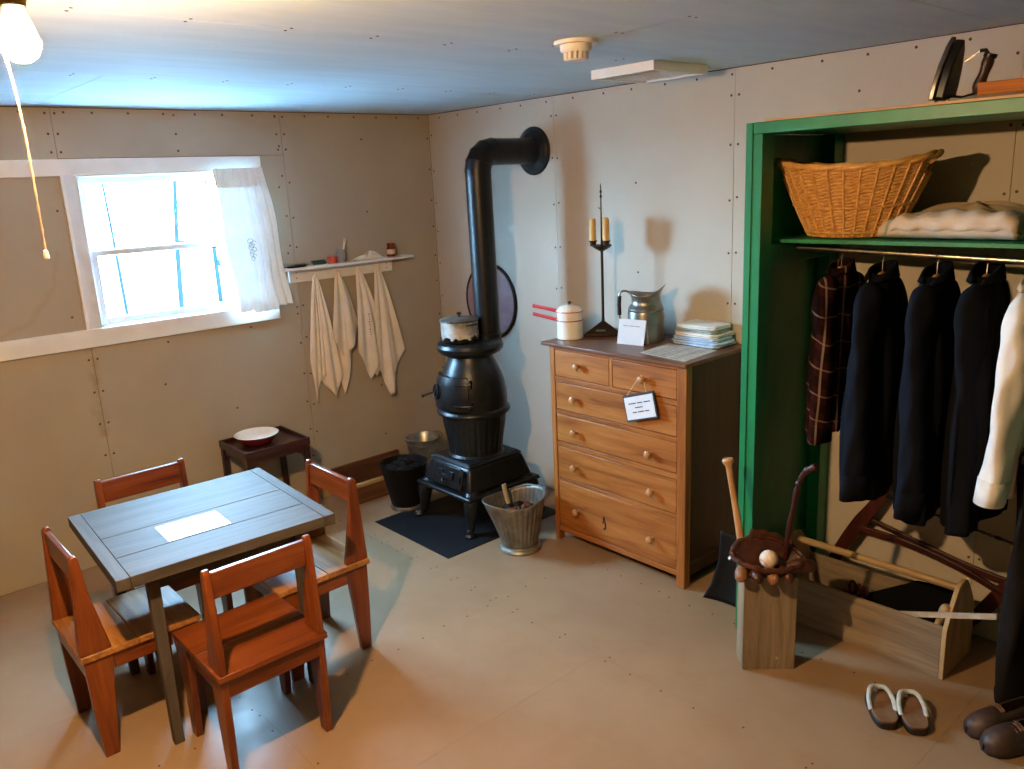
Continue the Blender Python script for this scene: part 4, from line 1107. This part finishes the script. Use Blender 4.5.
b = MB(); b.add([bsk(i / 60, .0) for i in range(60)], [list(range(60))]); b.build('bottom', M_wicker, t, solid=.006)

# blankets and hat on the shelf
t = thing('folded_blanket', 'cream blanket folded on the closet shelf beside the basket', 'blanket', (3.59, -.30, 1.7146), world=True)
def blk(u, v):
    # u around the cross-section (y, z), v along x
    a = u * 2 * PI; x = lerp(3.300, 3.835, v)
    s_ = interp([(0, .02), (.03, .45), (.10, .72), (.25, .95), (.5, 1.0), (.9, 1.02), (.97, .92), (1, .05)], v)
    ca, sa = math.cos(a), math.sin(a)
    y = -.300 + .155 * math.copysign(abs(ca) ** .55, ca) * min(1, s_ * 1.15) + .0025 * math.sin(33 * v + 2 * sa)
    z = 1.7146 + .049 * s_ * (1 + math.copysign(abs(sa) ** .6, sa)) + (.002 * math.sin(31 * v + 3 * a) + .006 * math.sin(9 * v - 2 * a)) * max(0, sa)
    if sa < -.2: z = max(z, 1.7146)
    return (x + .010 * math.sin(3 * a) * (1 - v), y, z)
MB().grid(lambda u, v: blk(u, v), 64, 60, True).build('blanket_roll', M_cream, t, ang=180)
MB().grid(lambda u, v: Vector(blk(.04 + u * .55, .155 + v * .022)) + Vector((0, -.0015, .0015)), 30, 2).build('grey_stripe', M_greenC, t, ang=180, solid=.001)
MB().grid(lambda u, v: Vector(blk(.30 + u * .22, .20 + v * .78)) + Vector((0, -.004, .002 + .004 * math.sin(v * 30))), 10, 40).build('top_fold', M_cream, t, ang=180, solid=.004)
b = MB()
def bk2(u, v):
    a = u * 2 * PI; r = lerp(1, .05, v)
    return (3.610 + .185 * r * math.cos(a), -.24 + .11 * r * math.sin(a), 1.806 + .026 * (1 - r ** 3) + .008 * math.sin(4 * a + 1) * r * (1 - r) * 4 + .004 * math.sin(9 * a))
b.grid(bk2, 56, 12, True); b.add([bk2(i / 56, 0) for i in range(56)], [list(range(56))])
b.build('rumpled_cloth', M_cream2, ang=180, label='tan rumpled cloth lying on the folded cream blanket', cat='cloth')
t = thing('black_hat', 'black felt hat at the far end of the closet shelf', 'hat', (3.985, -.30, 1.7145))
MB().lathe([(.0001, 0), (.135, .0), (.15, .008), (.135, .010), (.095, .010)], (0, 0, 0), 40, caps=False).build('brim', M_blackC, t, solid=.003)
MB().lathe([(.096, .006), (.094, .06), (.086, .105), (.06, .122), (.0001, .112)], (0, 0, 0), 40, caps=False).build('crown', M_blackC, t, solid=.003)

# ------------------------------------------------------------------ iron and board on top of the closet
IZ = 2.1730
t = thing('flat_iron', 'antique iron standing on its heel with wooden handle', 'iron', (3.640, -.545, IZ))
Mi = Matrix.Translation((-.065, 0, .010)) @ Matrix.Rotation(math.radians(11), 4, 'Y')     # local z runs heel to toe, sole faces -x
out = [(-.055, 0), (.055, 0), (.056, .05), (.046, .11), (.026, .165), (0, .198), (-.026, .165), (-.046, .11), (-.056, .05)]
sb = MB(); sb.prism(out, -.012, .004, 'x', Mi); sb.build('sole_plate', M_silver, t, bevel=.003)
sb = MB(); sb.prism([(y * .9, .006 + z * .94) for y, z in out], .004, .034, 'x', Mi); sb.build('iron_body', M_iron, t, bevel=.006)
b = MB(); b.tube([(-.075, 0, .004), (-.058, .0, .03)], .005, 8); b.tube([(-.03, 0, .012), (.010, 0, .006), (.055, 0, .012)], [.013, .012, .016], 10); b.tube([(.05, 0, .010), (.078, 0, .020)], [.018, .014], 10); b.build('handle_bracket', M_iron, t)
MB().tube(bez([(.052, 0, .022), (.060, 0, .055), (.072, 0, .092), (.080, 0, .128)], 6), [.013, .015, .017, .0185, .019, .019, .018, .017, .016, .0155, .015, .0155, .016, .017, .018, .0185, .018, .017, .016], 12).build('handle_grip', W_dd['z'], t)
b = MB(); b.tube([(.081, 0, .126), (.085, 0, .138)], .020, 12); b.tube([(.076, 0, .136), (.068, 0, .150), (.052, 0, .150)], .006, 8); b.build('handle_cap', M_iron, t)
MB().tube([(.054, 0, .150), (.005, 0, .120)], .0018, 6).build('wire_stay', M_steel, t)
t = thing('varnished_board', 'orange varnished board with dark underside on closet top', 'board', (3.94, -.545, IZ))
MB().box(-.232, .30, -.045, .045, .012, .050).build('board_plank', W_board, t, bevel=.003)
MB().box(-.232, .30, -.046, .040, 0, .012).build('dark_runner', M_bronze, t)
b = MB(); b.lathe([(.008, 0), (.0001, .002)], (-.09, 0, .050), 12); b.lathe([(.008, 0), (.0001, .002)], (.10, 0, .050), 12); b.build('screw', M_nail, t)

# ================================================================== CLOTHES ON THE ROD
def garment(name, label, cat, m, x, zs, zh, hw, th, cuff_y, cuff_z, yc=None, sr=(.066, .050), collar=None, lean=0., sw=.12, cuffm=None, open_front=True):
    """hangs on the rod, shoulder line along y (across the rod); slumped shoulders of half width sw widening to hw at the hem"""
    yc = RY if yc is None else yc
    t = thing(name, label, cat, (x, yc, zh), world=True, group='clothes hanging on the closet rod')
    def body(u, v):
        a = u * 2 * PI; ca, sa = math.cos(a), math.sin(a)
        w = interp([(0, .050), (.05, .085), (.13, sw), (.3, lerp(sw, hw, .45)), (.6, lerp(sw, hw, .8)), (1, hw)], v)
        d = interp([(0, .030), (.06, .042), (.16, th * .72), (.35, th * .92), (1, th)], v)
        y = w * math.copysign(abs(sa) ** .8, sa); xx = d * math.copysign(abs(ca) ** .85, ca)
        k = min(1, v * 2)
        xx += (.013 * math.sin(5 * a + 2.2 * v + x * 40) + .007 * math.sin(11 * a - 3 * v + x * 13)) * k
        y += .010 * math.sin(7 * v + 3 * a) * k
        drop = -.035 * abs(sa) ** 2 * min(1, v * 6) * (1 - v)
        z = lerp(zs + .035, zh, v) + drop + .014 * math.sin(2 * a + x * 9) * v ** 3
        return (x + xx + lean * v, yc + y, z)
    MB().grid(body, 80, 40, True).build('body', m, t, ang=180, solid=.004)
    for s in (-1, 1):
        cy = cuff_y if s < 0 else min(-.060, yc + (yc - cuff_y) * .8)
        zc = cuff_z if s < 0 else cuff_z + .04
        p = bez([(x, yc + s * sw * .55, zs - .015), (x + .004, yc + s * sw * 1.05, zs - .085), (x + .010, lerp(yc + s * sw, cy, .40), lerp(zs, zc, .36)), (x + .016 + lean * .6, lerp(yc + s * sw, cy, .82), lerp(zs, zc, .70)), (x + .010 + lean, cy, zc)], 8)
        n = len(p); N = 28; vs = []; fs = []
        for i in range(n):
            f = i / (n - 1)
            rad = interp([(0, .040), (.12, sr[0] * .92), (.4, sr[0]), (.75, sr[0] * .92), (1, sr[1])], f)
            T = (p[min(i + 1, n - 1)] - p[max(i - 1, 0)]).normalized(); X = Vector((1, 0, 0)); B = T.cross(X).normalized(); X2 = B.cross(T).normalized()
            for k in range(N):
                a = 2 * PI * k / N
                wr = 1 + (.10 * math.sin(3 * a + 9 * f + x * 30) + .06 * math.sin(17 * f + 2 * a + s) + .045 * math.sin(29 * f - 4 * a + x * 50)) * min(1, f * 3)
                vs.append(p[i] + (X2 * math.cos(a) * .62 + B * math.sin(a)) * rad * wr)
        for i in range(n - 1):
            for k in range(N): fs.append((i * N + k, i * N + (k + 1) % N, (i + 1) * N + (k + 1) % N, (i + 1) * N + k))
        o = MB().add(vs, fs).build('sleeve', m, t, ang=180, solid=.004)
        T = (p[-1] - p[-3]).normalized()
        for j in (0,):
            ring0 = [vs[(n - 4) * N + k] for k in range(N)]; ring1 = [vs[(n - 1) * N + k] + T * .012 for k in range(N)]
            c0 = sum(ring0, Vector()) / N; c1 = sum(ring1, Vector()) / N
            MB().add([c0 + (q - c0) * 1.06 for q in ring0] + [c1 + (q - c1) * 1.08 for q in ring1], [(k, (k + 1) % N, (k + 1) % N + N, k + N) for k in range(N)]).build('cuff', m, o, ang=180, solid=.003)
    if collar:
        cr, chh = collar
        def col_(u, v):
            a = -PI / 2 + (u - .5) * 2 * PI * .90 + PI
            r = cr * interp([(0, 1.0), (.5, .92), (.55, 1.02), (1, 1.30)], v)
            back = .5 + .5 * math.sin(a)
            z = zs + .010 + chh * interp([(0, 0), (.5, 1.0), (.6, 1.0), (1, .10)], v) * (.55 + .45 * math.cos((u - .5) * PI * 1.6)) + .006 * math.sin(9 * u)
            return (x + .62 * r * math.cos(a), yc + 1.15 * r * math.sin(a), z)
        MB().grid(col_, 40, 10).build('collar', m, t, ang=180, solid=.004)
    b = MB(); zr = rodz(x)
    p = [Vector((x, yc, zs + .03)), Vector((x, yc, zr - .034))] + [Vector((x, RY + .0165 * math.sin(a), zr - .0165 * math.cos(a))) for a in [PI * .12 + k * .3 for k in range(15)]]
    b.tube(p, .0017, 6); b.build('hanger_hook', M_steel, t)
    MB().tube(bez([(x, yc - sw * .86, zs - .045), (x, yc - .045, zs + .012), (x, yc, zs + .032), (x, yc + .045, zs + .012), (x, yc + sw * .86, zs - .045)], 6), .010, 8).build('hanger', M_hanger, t)
    return t
garment('plaid_shirt', 'dark red plaid wool shirt, leftmost on the closet rod', 'shirt', M_plaid, 3.180, 1.560, .935, .170, .052, -.505, .915, sr=(.066, .056), collar=(.058, .060), sw=.125)
garment('navy_jacket', 'dark jacket hanging next to the plaid shirt', 'jacket', M_navy, 3.345, 1.545, .720, .215, .066, -.565, .735, sr=(.070, .062), collar=(.066, .072), lean=.02, sw=.105)
garment('navy_jacket', 'navy jacket in the middle of the rod, second dark one', 'jacket', M_navy, 3.545, 1.545, .690, .215, .070, -.545, .715, sr=(.074, .066), collar=(.066, .075), lean=.03, sw=.105)
garment('black_coat', 'black coat hanging behind the white shirt sleeve', 'coat', M_black, 3.712, 1.555, .690, .220, .062, -.470, .760, sr=(.072, .062), collar=(.068, .085), lean=.035, sw=.11)
garment('white_shirt', 'white cotton shirt hanging at the right picture edge', 'shirt', M_shirt, 3.862, 1.535, .830, .175, .046, -.575, .850, sr=(.068, .066), collar=(.056, .055), sw=.12, lean=-.01)
# trousers hanging below the shirt
t = thing('trousers', 'charcoal trousers hanging to the floor at right edge', 'trousers', (4.00, -.33, .03), world=True, group='clothes hanging on the closet rod')
for k, (xx, dy) in enumerate(((3.945, -.03), (4.050, -.015))):
    def leg(u, v, xx=xx, dy=dy, k=k):
        a = u * 2 * PI; ca, sa = math.cos(a), math.sin(a)
        w = interp([(0, .150), (.3, .152), (.7, .128), (1, .132)], v); d = interp([(0, .040), (.5, .045), (1, .052)], v)
        return (xx + d * ca + .008 * math.sin(9 * v + 3 * a), -.345 + dy + w * math.copysign(abs(sa) ** .8, sa) + .010 * math.sin(6 * v + k), lerp(.985, .040 + .012 * k, v) + .008 * math.sin(2 * a) * v)
    o = MB().grid(leg, 44, 36, True).build('trouser_leg', M_trou, t, ang=180, solid=.004)
    MB().tube([Vector(leg(i / 44, .995)) for i in range(45)], .006, 6).build('hem', M_trou, o)
MB().box(3.915, 4.085, -.53, -.215, .975, 1.015).build('waistband', M_trou, t, bevel=.015)
MB().tube([(4.0, RY, 1.01), (4.0, RY, rodz(4.0) - .0125)], .0018, 6).build('hanger_wire', M_steel, t)

# ================================================================== FLOOR OF THE CLOSET
# bat box
BCX, BCY, BRZ = 3.146, -.786, math.radians(45)
t = thing('upright_box', 'tall narrow weathered board box holding bat and cane', 'box', (BCX, BCY, 0), BRZ)
hx, hy, hz = .105, .058, .412
for s in (-1, 1):
    MB().box(-hx, hx, s * hy - (.012 if s > 0 else 0), s * hy + (.012 if s < 0 else 0), 0, hz).build('side_board', W_bar['z'], t, bevel=.002)
    MB().box(s * hx - (.012 if s > 0 else 0), s * hx + (.012 if s < 0 else 0), -hy + .0125, hy - .0125, 0, hz).build('end_board', W_bar['z'], t, bevel=.002)
MB().box(-hx + .012, hx - .012, -hy + .012, hy - .012, 0, .012).build('bottom_board', W_bar['x'], t)
# bat
MBX = Matrix.Translation((BCX, BCY, 0)) @ Matrix.Rotation(BRZ, 4, 'Z')
p0 = MBX @ Vector((-.020, -.010, .018)); p1 = Vector((2.955, -.795, .852))
ax = (p1 - p0); Ln = ax.length; qm = Matrix.Translation(p0) @ ax.to_track_quat('Z', 'Y').to_matrix().to_4x4()
b = MB(); b.lathe([(.0001, 0), (.026, .004), (.031, .02), (.0315, .12), (.027, .26), (.0195, .42), (.0145, .56), (.0128, .70), (.0128, Ln - .045), (.014, Ln - .03), (.022, Ln - .018), (.024, Ln - .008), (.020, Ln), (.0001, Ln)], (0, 0, 0), 28, qm)
b.build('baseball_bat', W_bat, label='wooden baseball bat standing knob-up in the upright box', cat='bat')
# cane
q0 = MBX @ Vector((.045, .022, .02))
cp = bez([q0, (3.185, -.735, .30), (3.205, -.745, .555), (3.238, -.75, .765), (3.250, -.752, .815), (3.280, -.755, .865), (3.318, -.757, .892)], 10)
b = MB(); b.tube(cp, [.0105 + .0018 * math.sin(i * .9) + (.003 if i > 45 else 0) for i in range(len(cp))], 12)
b.build('walking_cane', W_redw['z'], label='crooked dark brown cane standing in the upright box', cat='cane')
# glove
t = thing('baseball_glove', 'brown leather baseball glove lying open on the upright box', 'glove', (BCX - .004, BCY - .006, .413), BRZ - .02)
def pocket(u, v):
    a = u * 2 * PI; ca, sa = math.cos(a), math.sin(a)
    r = lerp(.10, 1.0, v)
    bulge = 1 + .05 * math.sin(3 * a + .5) + .006 * math.sin(9 * a)
    x = .140 * r * ca * bulge; y = -.030 + (.085 if sa < 0 else .070) * r * sa * bulge
    z = .026 + .030 * r ** 2.4 + (.074 * max(0, sa) ** 1.2 * (1 - .35 * max(0, ca)) + .018 * max(0, -ca)) * r ** 2.2 + .002 * math.sin(11 * a) * r ** 4
    return (x, y, z)
b = MB(); b.grid(pocket, 72, 16, True); b.add([pocket(i / 72, 0) for i in range(72)], [list(range(72))])
b.build('pocket', M_leather, t, solid=.016, ang=70)
MB().tube([Vector(pocket(k / 72, 1)) + Vector((0, 0, .002)) for k in range(73)], [.0105 + .0022 * math.sin(k * 1.7) for k in range(73)], 8).build('rolled_edge', M_leather, t)
for k, (fx, r_, yy) in enumerate(((-.112, .026, -.090), (-.056, .024, -.106), (.002, .023, -.110), (.060, .022, -.102))):
    p = bez([(fx * .7, -.02, .022), (fx * .95, yy * .7, .034), (fx * 1.03, yy, .030), (fx * 1.05, yy - .016, .006)], 5)
    MB().tube(p, [interp([(0, r_ * .8), (.5, r_), (.85, r_ * .95), (1, r_ * .55)], i / (len(p) - 1)) for i in range(len(p))], 12).build('finger', M_leather if k % 2 else M_leather2, t)
p = bez([(.085, -.03, .03), (.130, -.050, .046), (.165, -.035, .038), (.178, .0, .014)], 6)
MB().tube(p, [interp([(0, .024), (.6, .027), (1, .016)], i / (len(p) - 1)) for i in range(len(p))], 12).build('thumb', M_leather, t)
def web(u, v):
    a = PI * (.22 + .42 * u)
    q = Vector(pocket(a / (2 * PI), 1)); return q + Vector((0, .004 + .012 * v, -.004 + .030 * v + .004 * math.sin(u * 22) * v))
MB().grid(web, 20, 5).build('web', M_leather, t, solid=.008, ang=70)
b = MB()
for k in range(9): b.tube([pocket(.02 + k * .05, .99), Vector(pocket(.045 + k * .05, .86)) + Vector((0, 0, .011)), pocket(.06 + k * .05, .99)], .0028, 6)
b.build('lacing', M_leather2, t)
MB().hexa([(-.150, -.03, .060), (-.070, .04, .112), (-.058, .052, .109), (-.155, -.012, .060), (-.150, -.03, .068), (-.070, .04, .120), (-.058, .052, .117), (-.155, -.012, .068)]).build('wrist_strap', M_strap, t, bevel=.003)
bl = thing('baseball', 'worn cream baseball resting in the glove pocket', 'baseball', tuple(MBX @ Vector((-.008, -.044, .4490))))
MB().sphere((0, 0, .0365), .0365, 32, 20).build('ball', M_ball, bl)
b = MB()
for s in (-1, 1):
    P = []
    for k in range(49):
        a = k / 48 * 2 * PI; P.append(Vector((math.cos(a) + .35 * math.cos(3 * a) * .5, math.sin(a) - .35 * math.sin(3 * a) * .5, .9 * math.sin(2 * a))).normalized() * .0368)
b.tube([Matrix.Rotation(.7, 4, 'X') @ Matrix.Rotation(.5, 4, 'Z') @ q + Vector((0, 0, .0365)) for q in P], .0011, 6)
b.build('seam_stitching', M_red, bl)

# black shovel blade against the post
def shov(u, v):
    # v: 0 bottom edge -> 1 shoulder ; u across
    xl = interp([(0, 2.652), (.25, 2.690), (.6, 2.712), (1, 2.706)], v); xr = interp([(0, 2.912), (1, 2.908)], v)
    x = lerp(xl, xr, u)
    return (x, lerp(-.520, -.462, v) + .026 * (1 - (2 * u - 1) ** 2), .003 + v * (.345 - .09 * u ** 1.5))
MB().grid(shov, 18, 16).build('shovel_blade', M_blackpail, solid=.005, label='black curved shovel blade propped between chest and closet', cat='shovel blade')

# tool tote
t = thing('tool_tote', 'long open pine tool tote with a dowel handle', 'toolbox', (3.37, -.28, 0), world=True)
TX0, TX1, TY0, TY1 = 2.995, 3.712, -.425, -.140
MB().box(TX0, TX1 - .018, TY0, TY0 + .018, 0, .222).build('long_side', W_bar['x'], t, bevel=.002)
MB().box(TX0, TX1 - .018, TY1 - .018, TY1, 0, .222).build('long_side', W_bar['x'], t, bevel=.002)
ym = (TY0 + TY1) / 2
prof = [(TY0, 0), (TY1, 0), (TY1, .215), (TY1 - .03, .27), (ym + .062, .340), (ym + .045, .362), (ym + .02, .372), (ym - .02, .372), (ym - .045, .362), (ym - .062, .340), (TY0 + .03, .27), (TY0, .215)]
for x in (TX1 - .018, TX0 - .018): MB().prism(prof, x, x + .018, 'x').build('end_board', W_pine['z'], t, bevel=.002)
MB().box(TX0, TX1 - .018, TY0 + .018, TY1 - .018, .0, .012).build('bottom_board', W_bar['x'], t)
MB().tube([(TX0 - .019, ym, .338), (TX1 + .001, ym, .338)], .0155, 18).build('dowel_handle', W_pine['x'], t)
# contents
sv = thing('hand_saw', 'black saw blade lying inside the tool tote', 'saw', (3.45, -.2, .02), world=True)
MB().prism([(3.20, .075), (3.34, .165), (3.505, .272), (3.650, .292), (3.655, .05), (3.25, .04)], -.2025, -.1995, 'y').build('blade', M_blackC, sv)
MB().prism([(3.13, .02), (3.22, .03), (3.25, .09), (3.21, .12), (3.15, .11), (3.12, .07)], -.211, -.191, 'y').build('handle', W_redw['x'], sv, bevel=.004)
sv = thing('shears', 'brown looped shear handles sticking up in the tote', 'shears', (3.27, -.235, .03), world=True)
for k, (xx, lean) in enumerate(((3.250, -.02), (3.292, .03))):
    b = MB(); b.tube([(3.272 - (.012 if k else -.012), -.235, .04), (xx, -.235, .125)], .006, 8)
    b.tube([(xx + lean * .2 + .015 * math.cos(a), -.235, .160 + .030 * math.sin(a)) for a in [j * PI / 8 - PI / 2 for j in range(17)]], .006, 8); b.build('loop_handle', W_redw['z'], sv)
MB().prism([(3.262, .012), (3.282, .012), (3.286, .06), (3.258, .06)], -.238, -.232, 'y').build('blades', M_iron, sv)
o = MB().hexa([(3.46, -.400, .172), (3.868, -.400, .318), (3.868, -.392, .318), (3.46, -.392, .172), (3.46, -.400, .194), (3.868, -.400, .340), (3.868, -.392, .340), (3.46, -.392, .194)]).build('measuring_stick', plain('pale_painted_stick', '#a89a80', '#c4bcae', rough=.5, scale=30), label='pale flat stick laid across the tote end', cat='stick')
o = MB().tube(bez([(3.650, -.378, .165), (3.668, -.378, .235), (3.680, -.378, .270), (3.688, -.378, .300)], 5), [.014, .013, .013, .013, .014, .015, .017, .018, .019, .020, .0205, .0205, .020, .0185, .016, .010], 14).build('chisel_handle', W_pine['z'], label='turned wooden tool handle rising at tote corner', cat='tool handle')

# bucksaw leaning against the back wall
t = thing('bucksaw', 'red-brown wooden bucksaw with twisted wire against the wall', 'saw', (3.40, -.05, .02), world=True)
def bar(pts, ws, th, y, m, nm, n=8):
    p = bez(pts, n); N = len(p); b = MB(); vs = []; fs = []
    for i in range(N):
        T = (p[min(i + 1, N - 1)] - p[max(i - 1, 0)]).normalized(); Nn = Vector((-T.z, 0, T.x)); w = interp([(k / (len(ws) - 1), a) for k, a in enumerate(ws)], i / (N - 1)) / 2
        for (s, d) in ((-1, -th), (1, -th), (1, th), (-1, th)): vs.append(p[i] + Nn * w * s + Vector((0, y + d, 0)))
    for i in range(N - 1):
        for k in range(4): fs.append((i * 4 + k, i * 4 + (k + 1) % 4, (i + 1) * 4 + (k + 1) % 4, (i + 1) * 4 + k))
    fs += [(3, 2, 1, 0), tuple(range((N - 1) * 4, N * 4))]
    b.add(vs, fs); return b.build(nm, m, t, bevel=.003)
bar([(3.305, 0, .612), (3.235, 0, .485), (3.165, 0, .37), (3.085, 0, .215), (3.02, 0, .06)], [.026, .052, .062, .060, .050, .04], .012, -.055, W_redw['z'], 'end_post')
bar([(3.945, 0, .500), (3.880, 0, .400), (3.800, 0, .290), (3.715, 0, .150), (3.65, 0, .05)], [.026, .052, .062, .060, .050, .04], .012, -.055, W_redw['z'], 'end_post')
bar([(3.215, 0, .420), (3.45, 0, .368), (3.66, 0, .325), (3.84, 0, .305)], [.022, .026, .03, .03], .008, -.046, W_redw['x'], 'stretcher')
bar([(3.175, 0, .372), (3.40, 0, .362), (3.62, 0, .318), (3.80, 0, .255)], [.030, .028, .028, .024], .008, -.064, W_redw['x'], 'stretcher')
b = MB()
A, B = Vector((3.292, -.055, .552)), Vector((3.925, -.055, .470))
for s in (0, PI):
    b.tube([A.lerp(B, k / 80) + Vector((0, .004 * math.cos(k * .9 + s), .004 * math.sin(k * .9 + s))) for k in range(81)], .003, 6)
for f_ in (.08, .5, .72): b.tube([A.lerp(B, f_ - .02), A.lerp(B, f_ + .02)], .008, 8)
b.build('twisted_wire', M_iron, t)
bar([(3.028, 0, .070), (3.34, 0, .062), (3.66, 0, .055)], [.030, .032, .030], .0012, -.055, M_steel, 'blade')

# ------------------------------------------------------------------ sandals and shoes
def sandal(label, x, y, rz):
    t = thing('sandal', label, 'sandal', (x, y, 0), rz, group='pair of thong sandals')
    def outl(k, s=1.0):
        a = k / 32 * 2 * PI; c, d = math.cos(a), math.sin(a)
        return (s * .045 * math.copysign(abs(c) ** .55, c) * (1 + .05 * d), s * .104 * math.copysign(abs(d) ** .62, d))
    P = [outl(k) for k in range(32)]
    MB().prism(P, .0, .026, 'z').build('outsole', M_getad, t, bevel=.003)
    MB().prism([(a * .97, b_ * .985) for a, b_ in P], .0262, .034, 'z').build('footbed', M_geta, t, bevel=.002)
    MB().tube(bez([(-.043, -.030, .028), (-.043, .01, .050), (-.028, .055, .066), (0, .072, .062), (.028, .055, .066), (.043, .01, .050), (.043, -.030, .028)], 6), .0085, 10).build('strap', M_strap, t)
    MB().tube([(0, .072, .060), (0, .076, .034)], .005, 8).build('toe_post', M_strap, t)
sandal('left thong sandal of the pair on the floor', 3.630, -.782, math.radians(38))
sandal('right thong sandal of the pair, nearer the shoes', 3.722, -.738, math.radians(37))
def shoe(label, x, y, rz, mir):
    t = thing('leather_shoe', label, 'shoe', (x, y, 0), rz, group='pair of worn brown leather shoes')
    prof = [(-.135, .026, .080, .0), (-.128, .036, .100, .0), (-.09, .041, .102, .0), (-.04, .042, .092, .0), (0, .044, .086, .003), (.04, .048, .080, .006), (.08, .051, .072, .008), (.11, .048, .062, .008), (.132, .036, .048, .006), (.144, .018, .034, .005), (.148, .004, .024, .005)]
    def up(u, v):
        k = v * (len(prof) - 1); i = min(int(k), len(prof) - 2); f = k - i
        y_, w, h, o = [lerp(prof[i][q], prof[i + 1][q], f) for q in range(4)]
        a = -.12 * PI + u * PI * 1.24
        c, s_ = math.cos(a), math.sin(a)
        opening = max(0, min(1, (.03 - y_) * 40)) * (1 if y_ > -.128 else .3)
        if opening > 0 and s_ > .80: s2 = .80; c = c * (1.0) * .86 + math.copysign(.14 * .6, c) if abs(c) > .01 else .1
        else: s2 = s_
        return (w * c + o * mir, y_, .012 + h * max(0, s2) ** .85)
    # upper with an open mouth: skip the top faces behind the tongue
    nu, nv = 32, 36; vs = [up(i / nu, j / nv) for j in range(nv + 1) for i in range(nu + 1)]; fs = []
    for j in range(nv):
        for i in range(nu):
            yy = (vs[j * (nu + 1) + i][1])
            if -.122 < yy < .015 and 12 <= i < 20: continue
            fs.append((j * (nu + 1) + i, j * (nu + 1) + i + 1, (j + 1) * (nu + 1) + i + 1, (j + 1) * (nu + 1) + i))
    MB().add(vs, fs).build('upper', M_shoe, t, solid=.005, ang=180)
    sp = [(-.135, .033), (-.12, .041), (-.06, .043), (0, .045), (.05, .050), (.09, .051), (.12, .042), (.145, .016)]
    P = [(w + .006 * mir, y_) for y_, w in sp] + [(-w + .006 * mir, y_) for y_, w in reversed(sp)]
    MB().prism(P, 0, .013, 'z').build('sole', M_getad, t, bevel=.003)
    MB().prism([(a * .86, b_ * .92) for a, b_ in P], .0135, .017, 'z').build('insole', M_shoein, t)
    MB().prism([(-.022, .012), (.022, .012), (.018, .055), (-.018, .055)], .055, .062, 'z', Matrix.Translation((0, -.005, .026)) @ Matrix.Rotation(-.12, 4, 'X')).build('tongue', M_shoein, t, bevel=.003)
    b = MB()
    for k in range(3): b.tube([(-.024, .018 + k * .014, .088 - k * .003), (0, .020 + k * .014, .097 - k * .003), (.024, .018 + k * .014, .088 - k * .003)], .0022, 6)
    b.build('laces', M_shoein, t)
shoe('brown leather shoe in front of its mate, toe toward viewer', 4.052, -.632, math.radians(180 - 30), 1)
shoe('brown leather shoe tucked behind the nearer one', 3.972, -.572, math.radians(180 - 32), -1)
